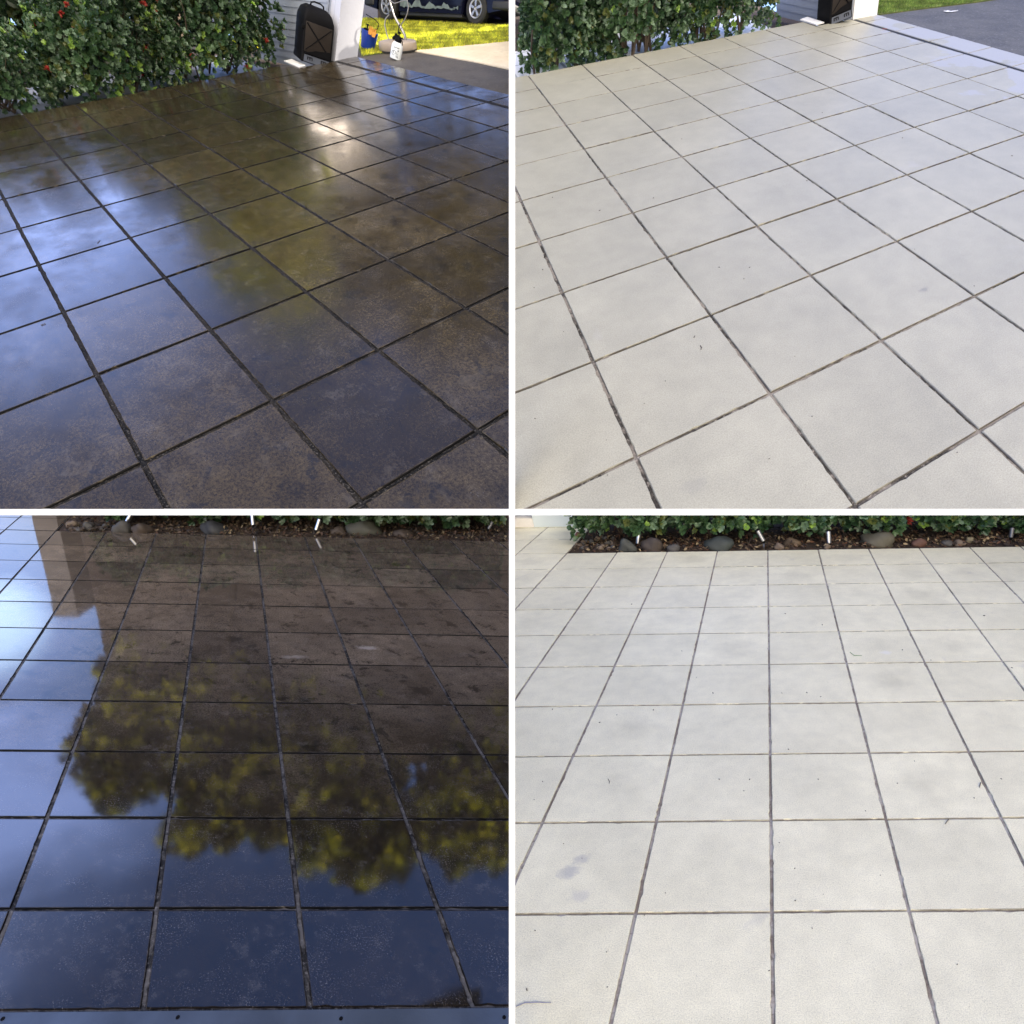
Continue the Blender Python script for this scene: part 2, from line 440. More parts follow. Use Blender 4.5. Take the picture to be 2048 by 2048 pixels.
def paving(yd, cells, gi, gj, m_tile, m_joint, label, seed=1, thick=0.05, wob=0.0055, lift=0.004, tilt=0.0016):
    r = random.Random(seed)
    T = yd.tile
    V, F, UV = [], [], []
    N = 22
    for (a0, a1, b0, b1) in cells:
        k = len(V)
        x0, x1 = a0 + gi, a1 - gi
        y0, y1 = b0 + gj, b1 - gj
        base = []
        for e in range(4):
            for q in range(N):
                t = q / N
                x, y = [(x0 + (x1 - x0) * t, y0), (x1, y0 + (y1 - y0) * t), (x1 - (x1 - x0) * t, y1), (x0, y1 - (y1 - y0) * t)][e]
                w = wob * r.gauss(0, 0.5)
                if r.random() < 0.05: w += wob * 1.8
                w = min(w, 0.012)
                if e == 0: y += abs(w) if q else 0.004; x += 0.004 if q == 0 else 0
                if e == 1: x -= abs(w) if q else 0.004; y += 0.004 if q == 0 else 0
                if e == 2: y -= abs(w) if q else 0.004; x -= 0.004 if q == 0 else 0
                if e == 3: x += abs(w) if q else 0.004; y -= 0.004 if q == 0 else 0
                base.append((x, y))
        cx, cy = (x0 + x1) / 2, (y0 + y1) / 2
        h0 = r.uniform(-1, 1) * lift * 0.5; ta, tb = r.gauss(0, tilt), r.gauss(0, tilt)
        for inset, z in ((0.0, -thick), (0.0, -0.007), (0.004, 0.0)):
            for (x, y) in base:
                xi = x + (inset if x < cx else -inset) * min(1, abs(x - cx) * 4); yi = y + (inset if y < cy else -inset) * min(1, abs(y - cy) * 4)
                V.append(yd.P(xi, yi, (z + h0 + (xi - cx) * ta + (yi - cy) * tb) * T)); UV.append((xi, yi))
        n = 4 * N
        for lv in range(2):
            for i in range(n):
                j = (i + 1) % n
                F.append((k + lv * n + i, k + lv * n + j, k + (lv + 1) * n + j, k + (lv + 1) * n + i))
        F.append(tuple(k + 2 * n + i for i in range(n)))
    o = put('patio_paving', V, F, m_tile, uvs=UV)
    bm = bmesh.new(); bm.from_mesh(o.data); bmesh.ops.recalc_face_normals(bm, faces=bm.faces); bm.to_mesh(o.data); bm.free()
    clip(o, CUT[yd.name])
    tag(o, label, 'paving', kind='structure')
    return o

def sheet(yd, pts, m, name, label, h=0.0, thick=0.0, kind='structure', cat=None, cutit=True, pix=False):
    """flat ground sheet; pts are lattice coordinates (or photo pixels where it meets the ground)"""
    ij = [yd.ij(*p) for p in pts] if pix else pts
    V = [yd.P(i, j, h) for i, j in ij]; n = len(V); UV = [tuple(p) for p in ij]
    F = [tuple(range(n))]
    if thick:
        V += [yd.P(i, j, h - thick) for i, j in ij]; UV = UV * 2
        F += [tuple(range(2 * n - 1, n - 1, -1))] + [(i, i + n, (i + 1) % n + n, (i + 1) % n) for i in range(n)]
    o = put(name, V, F, m, uvs=UV)
    bm = bmesh.new(); bm.from_mesh(o.data); bmesh.ops.recalc_face_normals(bm, faces=bm.faces)
    if not thick:
        for f in bm.faces:
            if f.normal.dot(yd.N) < 0: f.normal_flip()
    bm.to_mesh(o.data); bm.free()
    if cutit: clip(o, CUT[yd.name])
    return tag(o, label, cat or name.replace('_', ' '), kind=kind)

# leaf clusters --------------------------------------------------------
class Leaves:
    def __init__(s): s.V = []; s.F = []; s.Cc = []; s.k = 0
    def leaf(s, base, d, nrm, L, W, col):
        side = d.cross(nrm)
        if side.length < 1e-6: return
        side.normalize(); up = side.cross(d)
        fold = up * (W * 0.22)
        k = s.k
        P = lambda x, y, z=0.0: base + d * (L * x) + side * (W * y) + up * (W * z)
        s.V += [base, P(.22, .24, .08), P(.55, .50, .16), P(.88, .40, .08), P(1.0, 0, -.12), P(.88, -.40, .08), P(.55, -.50, .16), P(.22, -.24, .08)]
        s.F += [(k, k + 1, k + 2, k + 3, k + 4), (k, k + 4, k + 5, k + 6, k + 7)]
        s.Cc += [(col[0], col[1], col[2], 1)] * 8
        s.k += 8
    def rosette(s, p, axis, L, col, r, n=6, spread=0.9):
        axis = axis.normalized()
        a = axis.orthogonal().normalized(); b = axis.cross(a)
        t0 = r.uniform(0, 6.28)
        for q in range(n):
            t = t0 + q * 6.283 / n + r.uniform(-.3, .3)
            sp = spread * r.uniform(0.6, 1.3)
            out = a * math.cos(t) + b * math.sin(t)
            d = (axis + out * sp).normalized()
            nrm = (axis - out * 0.3).normalized()
            v = r.uniform(0.75, 1.25)
            s.leaf(p + axis * r.uniform(-0.15, 0.15) * L, d, nrm, L * r.uniform(0.75, 1.2), L * 0.60 * r.uniform(0.8, 1.1), (col[0] * v, col[1] * v, col[2] * v))
    def out(s, name, m, parent=None):
        return put(name, s.V, s.F, m, parent, cols=s.Cc)

def foliage_mat(name, rough=0.42, trans=0.25):
    m = bpy.data.materials.new(name); m.use_nodes = True
    n, l = m.node_tree.nodes, m.node_tree.links
    b = n['Principled BSDF']; at = n.new('ShaderNodeAttribute'); at.attribute_name = 'tint'
    l.new(at.outputs['Color'], b.inputs['Base Color']); b.inputs['Roughness'].default_value = rough
    tr = n.new('ShaderNodeBsdfTranslucent'); vm = n.new('ShaderNodeVectorMath'); vm.operation = 'MULTIPLY'
    vm.inputs[1].default_value = (1.3, 1.5, 0.5); l.new(at.outputs['Color'], vm.inputs[0]); l.new(vm.outputs[0], tr.inputs[0])
    mx = n.new('ShaderNodeMixShader'); mx.inputs[0].default_value = trans
    l.new(b.outputs[0], mx.inputs[1]); l.new(tr.outputs[0], mx.inputs[2]); l.new(mx.outputs[0], n['Material Output'].inputs[0])
    return m

M_LEAF = foliage_mat('leaf_green', 0.32)
M_BARK = mat('bark', (0.09, 0.065, 0.045), 0.85, var=0.3, bump=0.5)
M_PETAL = foliage_mat('petal_red', 0.5, 0.3)
M_WHITE = mat('white_paint', (0.80, 0.80, 0.80), 0.5, var=0.02)
M_BLACKP = mat('black_plastic', (0.005, 0.005, 0.006), 0.6, spec=0.07, var=0.15)
M_STEEL = mat('brushed_steel', (0.62, 0.63, 0.66), 0.28, metal=1.0, var=0.06)
#SECTION-STRUCTURE

# ================================================================== STRUCTURE: paving
def visible_cells(yd, xr, yr, rule, imin=-14, imax=16, jmin=-8, jmax=16):
    out = []
    for a in range(imin, imax):
        for b in range(jmin, jmax):
            ok = False
            for da in (0, 0.5, 1):
                for db in (0, 0.5, 1):
                    p = yd.H @ np.array([a + da, b + db, 1.0])
                    if p[2] < 0.12: continue
                    x, y = p[0] / p[2], p[1] / p[2]
                    if xr[0] <= x <= xr[1] and yr[0] <= y <= yr[1]: ok = True
            den = [(yd.H @ np.array([a + da, b + db, 1.0]))[2] for da in (0, 1) for db in (0, 1)]
            if not ok or min(den) < 0.06: continue
            c = rule(a, b)
            if c: out.append(c)
    return out

def upper_rule(a, b):
    if a >= 9: return None
    if a == 8: return (8.04, 8.66, b, b + 1) if b >= -3 else None       # the narrow course past the drain
    if a == 7: return (7, 7.95, max(b, -2.42), b + 1) if b >= -3 else None
    if b < -3: return None
    return (a, a + 1, max(b, -2.9), b + 1)
def bl_rule(a, b):
    if b < -1: return None
    if b == -1: b0 = -0.79
    else: b0 = b
    if a >= -2: return (a, a + 1, b0, b + 1) if b <= 9 else None
    return (a, a + 1, b0, b + 1) if b <= 13 else None
def br_rule(a, b):
    if a >= -3: return (a, a + 1, b, min(b + 1, 9.06)) if b <= 8 else None
    return (a, a + 1, b, min(b + 1, 11.08)) if b <= 11 else None

def S2(q, x, y, ri, rj, c, amt):
    ox, oy = {'TL': (0, 0), 'TR': (1024, 0), 'BL': (0, 1024), 'BR': (1024, 1024)}[q]
    i, j = {'TL': TL, 'TR': TR, 'BL': BL, 'BR': BR}[q].ij(ox + x * 1024 / 1932, oy + y * 1024 / 1932)
    return (i, j, ri, rj, c, amt)
T_TL = wet_tile('wet_concrete_tile_soft', (0.010, 0.007, 0.004), (0.088, 0.066, 0.032), 0.10, 0.26, 1.50, 0.55, 0.70, u=0.65, specks=0.07, tint=(0.32, 0.29, 0.25), grain=0.03, wave=0.0)
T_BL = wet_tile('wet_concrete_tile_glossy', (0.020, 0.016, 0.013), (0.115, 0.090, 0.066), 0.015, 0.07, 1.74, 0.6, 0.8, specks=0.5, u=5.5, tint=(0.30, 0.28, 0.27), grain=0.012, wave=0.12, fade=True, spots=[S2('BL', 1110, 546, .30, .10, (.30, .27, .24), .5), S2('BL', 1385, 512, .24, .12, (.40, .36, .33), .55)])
T_TR = dry_tile('pale_concrete_tile', (0.322, 0.310, 0.246), 0.85, 0.25, 0.42, patch=True, u=0.65, spots=[S2('TR', 1552, 1092, .10, .06, (.12, .12, .12), .5), S2('TR', 690, 1830, .14, .10, (.16, .16, .155), .2)])
T_BR = dry_tile('cream_concrete_tile', (0.80, 0.755, 0.565), 0.35, 0.8, 0.45, u=5.5, spots=[S2('BR', 215, 1355, .16, .14, (.33, .33, .35), .55), S2('BR', 265, 1310, .12, .10, (.36, .35, .36), .5), S2('BR', 255, 1450, .14, .12, (.42, .40, .40), .35), S2('BR', 1410, 530, .14, .12, (.78, .76, .72), .6)])
J_TL = joint_mat('joint_wet_black', (0.004, 0.004, 0.004), (0.016, 0.014, 0.012), (0.13, 0.12, 0.11), 0.75, 7)
J_BL = joint_mat('joint_wet_limed', (0.015, 0.015, 0.016), (0.11, 0.105, 0.105), (0.27, 0.26, 0.26), 0.6, 3)
J_TR = joint_mat('joint_dark_dirt', (0.035, 0.032, 0.03), (0.20, 0.18, 0.16), (0.34, 0.31, 0.28), 0.85, 2.6)
J_BR = joint_mat('joint_pale_sand', (0.24, 0.20, 0.17), (0.42, 0.39, 0.36), (0.12, 0.10, 0.085), 0.85, 2.2)

cu_l = visible_cells(TL, (-1.3, 0.06), (-1.1, 0.06), upper_rule)
cu_r = visible_cells(TR, (-0.06, 1.3), (-1.1, 0.06), upper_rule)
cl_l = visible_cells(BL, (-1.25, 0.06), (-0.1, 1.25), bl_rule)
cl_r = visible_cells(BR, (-0.06, 1.25), (-0.1, 1.25), br_rule)
paving(TL, cu_l, 0.014, 0.009, T_TL, J_TL, 'dark wet dirty concrete slabs streaked with brown and blue reflections', 1)
paving(TR, cu_r, 0.009, 0.007, T_TR, J_TR, 'clean pale grey concrete slabs with dirty dark joints beside the asphalt', 2)
paving(BL, cl_l, 0.011, 0.006, T_BL, J_BL, 'glossy black wet slabs mirroring sky and trees', 3, tilt=0.002)
paving(BR, cl_r, 0.009, 0.006, T_BR, J_BR, 'clean cream concrete slabs with grey clouds in their middles', 4)

def bed(yd, cells, m, h, label, name='joint_bed'):
    V, F, UV = [], [], []
    for (a0, a1, b0, b1) in cells:
        k = len(V)
        for (x, y) in ((a0, b0), (a1, b0), (a1, b1), (a0, b1)): V.append(yd.P(x, y, h)); UV.append((x, y))
        F.append((k, k + 1, k + 2, k + 3))
    o = put(name, V, F, m, uvs=UV)
    bm = bmesh.new(); bm.from_mesh(o.data); bmesh.ops.remove_doubles(bm, verts=bm.verts[:], dist=1e-4); 
    for f in bm.faces:
        if f.normal.dot(yd.N) < 0: f.normal_flip()
    ret = bmesh.ops.extrude_face_region(bm, geom=bm.faces[:])
    vs_ = [g for g in ret['geom'] if isinstance(g, bmesh.types.BMVert)]
    for v in vs_: v.co -= yd.N * 0.010 * yd.height / 1.2 * 0.5
    bmesh.ops.recalc_face_normals(bm, faces=bm.faces)
    bm.to_mesh(o.data); bm.free()
    clip(o, CUT[yd.name])
    return tag(o, label, 'paving joints', kind='structure')
bed(TL, cu_l, J_TL, -0.012 * TL.tile, 'black wet mortar joints between the streaky dark slabs')
bed(TR, cu_r, J_TR, -0.012 * TR.tile, 'dark dirt filled joints between the pale grey slabs')
bed(BL, cl_l, J_BL, -0.012 * BL.tile, 'limed joints between the mirror wet slabs')
bed(BR, cl_r, J_BR, -0.012 * BR.tile, 'sandy joints between the cream slabs')

# ------------------------------------------------------------------ white borders of the collage, built as strips and boards between the yards
def screen_ray(x, y, z): return cam2w((x * z / FL, y * z / FL, z))
for yd, xa, xb, lab in ((TL, -1.5, -0.0005, 'white collage border strip under the near end of the dark wet slabs'), (TR, 0.0005, 1.5, 'white collage border strip under the near end of the pale grey slabs')):
    b = MB(); g = 0.0059
    rings = []
    for x in (xa, xb):
        r = np.array([x / FL, -g / FL, 1.0]); z = yd.height / float(yd.n @ r)
        t = screen_ray(x, -g, z); lo = t + cam2w((0, 2 * g * z / FL, 0)); back = Vector((0, 0.03, -0.022))
        rings.append([t, lo, lo + back, t + back])
    b.loft(rings)
    tag(b.out('border_strip', M_WHITE), lab, 'edging')
z_u = min(yd.height / float(yd.n @ np.array([0, 0, 1.0])) for yd in (TL, TR)) - 0.012
def collage_divider(z, y0, y1, depth, label):
    w = 0.0059 * z / FL; b = MB()
    d = cam2w((0, 0, depth))
    a, c = cam2w((0, y0 * z / FL, z)), cam2w((0, y1 * z / FL, z))
    s = Vector((w, 0, 0))
    b.loft([[a - s, a + s, a + s + d, a - s + d], [c - s, c + s, c + s + d, c - s + d]])
    return tag(b.out('border_board', M_WHITE), label, 'collage_divider')
collage_divider(z_u, 0.0075, -1.06, 0.06, 'thin white collage border board between the dark wet yard and the pale yard with asphalt')
z_l = 0.93 * min(yd.height / float(yd.n @ np.array([0, 1.0 / FL, 1.0])) for yd in (BL, BR))
collage_divider(z_l, 1.12, -0.0, 0.25, 'thin white collage border board between the mirror wet yard and the cream yard')
#SECTION-OBJECTS

# ------------------------------------------------------------------ ground round the upper yards
def zp(q, x, y):           # a spot read off a quarter of the photo (0..1932) -> photo pixels
    ox, oy = {'TL': (0, 0), 'TR': (1024, 0), 'BL': (0, 1024), 'BR': (1024, 1024)}[q]
    return ox + x * 1024 / 1932, oy + y * 1024 / 1932

def ground_mat(name, a, b, c, scale, rough=0.9, bump=0.5, dist=0.01):
    t = NT(name); tc = t.n.new('ShaderNodeTexCoord').outputs['Object']
    n1 = t.noise(tc, scale, 6, 0.7); n2 = t.noise(tc, scale * 12, 4, 0.7)
    col = t.mix(t.ramp(n1, 0.35, 0.65), a, b); col = t.mix(t.ramp(n2, 0.52, 0.72), col, c)
    t.put(t.b.inputs['Base Color'], col); t.b.inputs['Roughness'].default_value = rough
    t.bump(n2, bump, dist)
    return t.m
M_ASPH_TL = ground_mat('asphalt_damp', (0.055, 0.048, 0.040), (0.085, 0.075, 0.062), (0.14, 0.125, 0.105), 4.0, 0.6)
M_ASPH_TR = ground_mat('asphalt_dark', (0.045, 0.045, 0.048), (0.075, 0.074, 0.076), (0.15, 0.15, 0.155), 4.0, 0.7)
M_SOIL = ground_mat('soil', (0.020, 0.013, 0.009), (0.05, 0.032, 0.022), (0.10, 0.065, 0.045), 3.0, 0.95)
M_TURF = ground_mat('turf', (0.05, 0.07, 0.015), (0.10, 0.13, 0.03), (0.17, 0.17, 0.06), 3.0, 0.95)
M_SUNLIT_ASPH = ground_mat('sunlit_asphalt', (0.66, 0.55, 0.38), (0.78, 0.68, 0.50), (0.58, 0.48, 0.32), 2.0, 0.85, 0.2)  # sunlit asphalt, the brightness of the sun put into its colour

def path_tile(name, base, joint):
    t = NT(name); uv, edge, rnd, cen, rc = tile_coords(t)
    col = t.scale(base, t.math('ADD', 0.85, t.math('MULTIPLY', rnd, 0.25)))
    col = t.mix(t.ramp(edge, 0.035, 0.02), col, joint)
    t.put(t.b.inputs['Base Color'], col); t.b.inputs['Roughness'].default_value = 0.4
    return t.m
P_TL = path_tile('path_blocks', (0.30, 0.31, 0.34), (0.06, 0.06, 0.06))
P_TR = path_tile('path_blocks_white', (0.76, 0.78, 0.80), (0.35, 0.38, 0.38))

for yd, pm, am, nm in ((TL, P_TL, M_ASPH_TL, 'wet'), (TR, P_TR, M_ASPH_TR, 'pale')):
    S = yd.tile
    sheet(yd, [(-6, -3.22), (8.2, -3.22), (8.2, -10.5), (-6, -10.5)], M_SOIL, 'ground', f'dark soil under the shrubs behind the {nm} slabs', -0.30 * S, 0.02 * S)
    sheet(yd, [(-6, -2.95), (7.0, -2.95), (7.0, -6.2), (-6, -6.2)] , pm, 'garden_path', f'lower block path behind the shrubs by the {nm} slabs', -0.24 * S, 0.03 * S, cat='path')
    sheet(yd, [(8.675, -6), (8.675, 6), (15, 6), (15, -6)], am, 'driveway', f'dark asphalt driveway past the drain of the {nm} yard', -0.012 * S, 0.03 * S)
sheet(TL, [(723, 112), (777, 104.5), (826, 102.5), (1030, 83), (1110, 77), (1110, 52), (1030, 52), (850, 44), (727, 37), (700, 60)], M_TURF, 'lawn', 'sunlit yellow green lawn beside the driveway', 0.002, 0.02, pix=True)
sheet(TL, [(824, 101.5), (1030, 82), (1110, 75), (1110, 160), (1030, 141), (946, 123)], M_SUNLIT_ASPH, 'sunlit_drive', 'sunlit stretch of driveway, its light painted pale, between the lawn and the dark asphalt', 0.0035, 0.02, pix=True, cat='path')  # pool of sun on the driveway painted as a pale sheet
sheet(TR, [(1757, 29), (1850, 16.5), (1960, 3), (2000, -3), (2000, -12), (1740, -12), (1748, 20)], M_TURF, 'lawn', 'green grass verge beyond the dark asphalt', 0.002, 0.02, pix=True)
sheet(TL, [(8.5, -6), (8.5, -17), (34, -17), (34, -6)], M_ASPH_TL, 'road', 'grey road under the parked car', -0.06, 0.02)

# drain channels
M_DRAIN = mat('drain_black', (0.018, 0.018, 0.02), 0.5, var=0.2)
M_DRAINTR = mat('drain_grey', (0.05, 0.052, 0.056), 0.6, var=0.2)
for yd, dm, lab in ((TL, M_DRAIN, 'black drainage channel along the edge of the dark wet slabs'), (TR, M_DRAINTR, 'dark drainage channel with a red petal along the pale grey slabs')):
    t = thing('drainage_channel', yd.P(8.0, -1.0), lab, 'drain')
    b = MB(); S = yd.tile; o0 = yd.P(8.0, -1.0)
    for (a, c, h0, h1) in ((7.955, 7.972, -0.05, -0.004), (8.018, 8.036, -0.05, -0.004), (7.972, 8.018, -0.05, -0.03)):
        b.add([yd.P(x, j, h * S) - o0 for h in (h0, h1) for (x, j) in ((a, -2.5), (c, -2.5), (c, 4.5), (a, 4.5))], [(0, 1, 2, 3), (4, 7, 6, 5), (0, 4, 5, 1), (1, 5, 6, 2), (2, 6, 7, 3), (3, 7, 4, 0)])
    o = b.out('channel', dm, t)
    g = MB()
    for q in range(0, 210):
        j = -2.5 + q / 30
        g.add([yd.P(x, jj, -0.010 * S) - o0 for (x, jj) in ((7.974, j), (8.016, j), (8.016, j + 0.012), (7.974, j + 0.012))] + [yd.P(x, jj, -0.022 * S) - o0 for (x, jj) in ((7.974, j), (8.016, j), (8.016, j + 0.012), (7.974, j + 0.012))], [(0, 1, 2, 3), (4, 7, 6, 5), (0, 4, 5, 1), (1, 5, 6, 2), (2, 6, 7, 3), (3, 7, 4, 0)])
    g.out('grating', dm, t)
    for ch in (o,): clip_w = None

# ================================================================== LOCAL BUILDER
class Spot:
    """origin where photo pixel (px, py) meets the ground; mesh units are photo pixels there"""
    def __init__(s, yd, px, py, yaw=0.0, h=0.0, X=None):
        s.yd = yd; s.px, s.py = px, py; s.p = yd.on(px, py, h); s.m, s.mz = yd.scales(px, py)
        x, y = yd.X, yd.Y
        c, n = math.cos(R(yaw)), math.sin(R(yaw))
        s.X = x * c + y * n; s.Y = y * c - x * n; s.Z = yd.U
        s.k = (s.m, s.m, s.mz)
    def flat(s):
        """lie flat on the ground instead of standing along the yard's up"""
        xn, yn = (s.px / 1024 - 1) / FL, (s.py / 1024 - 1) / FL
        s.X = s.yd.N.cross(cam2w((0, 1, -yn))).normalized()
        if s.X.x < 0: s.X = -s.X
        s.Z = s.yd.N; s.Y = s.Z.cross(s.X)
        xc = (s.X.x, 0, s.X.y * math.cos(PITCH) - s.X.z * math.sin(PITCH)); nc = -s.yd.n
        z = s.m * FL * 1024
        s.mx = s.m / abs(xc[0] - xn * xc[2]); s.mz = s.m / abs(nc[1] - yn * nc[2])
        s.lean = -(nc[0] - xn * nc[2]) / abs(nc[1] - yn * nc[2])
        s.k = (s.mx, s.mx, s.mz); return s
    def thing(s, name, label, cat, group=None):
        return thing(name, s.p, label, cat, group, s.X, s.Y, s.Z)

# ------------------------------------------------------------------ pillars, jambs, board wall
def up_prism(yd, foot, height, m, name, parent, origin, cut=True):
    """upright solid on a footprint of ground points (world), height in metres along the yard's up"""
    b = MB(); n = len(foot)
    lo = [p - yd.U * 0.02 - origin for p in foot]; hi = [p + yd.U * height - origin for p in foot]
    b.loft([lo, hi]); o = b.out(name, m, parent)
    co, no = CUT[yd.name][0]
    if cut: clip(o, [(co - origin, no)])
    return o
M_WALLB = mat('painted_board', (0.33, 0.37, 0.46), 0.5, var=0.05)
M_PILLAR = mat('pillar_render', (0.56, 0.58, 0.66), 0.7, var=0.06, scale=3, bump=0.2)
M_PILLAR2 = mat('pillar_render_white', (0.80, 0.80, 0.80), 0.7, var=0.04, scale=3, bump=0.2)

def away(yd, p, q, d):     # offset p and q away from the camera, perpendicular to pq on the ground
    t = (q - p).normalized(); a = yd.N.cross(t).normalized()
    if a.y < 0: a = -a
    return a * d
for yd, c0, c1, j0, j1, hh, pm, lab, jl in (
    (TL, (670, 121.5), (715, 112.5), (659, 119.5), (667.5, 120), 0.8, M_PILLAR, 'white rendered pillar beside the black bin and sunlit lawn', 'narrow white door jamb between the black bin and the pillar'),
    (TR, (1706, 38.5), (1754, 30), (1694, 37.5), (1702, 38.2), 0.6, M_PILLAR2, 'white rendered pillar base at the corner of the pale slabs and green verge', 'narrow pale jamb strip beside the pillar at the pale slabs')):
    p, q = yd.on(*c0), yd.on(*c1); d = away(yd, p, q, (q - p).length * 0.9)
    t = thing('pillar', p, lab, 'pillar')
    up_prism(yd, [p, q, q + d, p + d], hh, pm, 'shaft', t, p)
    mm = (q - p).length
    e = (q - p).normalized() * mm * 0.02
    d2 = -d.normalized() * mm * 0.015
    p, q = yd.on(*j0), yd.on(*j1); d = away(yd, p, q, (q - p).length * 2.5)
    t = thing('door_jamb', p, jl, 'door jamb')
    up_prism(yd, [p, q, q + d, p + d], hh, M_WALLB, 'board', t, p)
# weatherboard wall behind the bin
def board_wall(yd, a, b_, height, rows, label):
    p, q = a, b_
    t = thing('weatherboard_wall', p, label, 'wall')
    d = away(yd, p, q, 0.05); dn = d.normalized()
    m = MB(); step = height / rows
    for r in range(rows):
        z0, z1 = r * step - .1, (r + 1) * step - .1
        for (s0, s1) in ((0.0, 1.0),):
            P0, P1 = p - p, q - p
            f = [P0 + yd.U * z0 - dn * 0.007, P1 + yd.U * z0 - dn * 0.007, P1 + yd.U * (z1 + 0.001) - dn * 0.001, P0 + yd.U * (z1 + 0.001) - dn * 0.001]
            bk = [v + dn * 0.02 for v in f]
            m.add(f + bk, [(0, 1, 2, 3), (4, 7, 6, 5), (0, 4, 5, 1), (1, 5, 6, 2), (2, 6, 7, 3), (3, 7, 4, 0)])
    m.out('boards', M_WALLB, t)
    m = MB(); m.loft([[v - yd.U * .1 for v in (p - p + dn * 0.025, q - p + dn * 0.025, q - p + d, p - p + d)], [v + yd.U * height for v in (p - p + dn * 0.025, q - p + dn * 0.025, q - p + d, p - p + d)]])
    m.out('wall_core', M_WALLB, t)
board_wall(TL, TL.P(7.55, -5.0), TL.P(7.86, -2.72), 0.66, 11, 'white horizontal weatherboard wall behind the black bin')
board_wall(TR, TR.P(7.55, -5.0), TR.P(7.9, -2.80), 0.45, 8, 'pale board wall behind the bin at the pale slabs')

# white paver beside each bin
for yd, pts, lab in ((TL, [(568, 123.5), (598, 136), (611, 132), (584, 120)], 'small white paving block lying by the foot of the black bin'),
                     (TR, [(1600, 41), (1632, 51), (1648, 47), (1614, 36)], 'white paving block between the bin foot and the shrubs')):
    p = [yd.on(*a) for a in pts]; c = p[0]
    b = MB(); b.loft([[v - c + yd.N * 0.001 for v in p], [v - c + yd.N * 0.009 for v in p]]); t = b.out('paving_block', M_PILLAR2); t.location = c
    tag(t, lab, 'paving block')

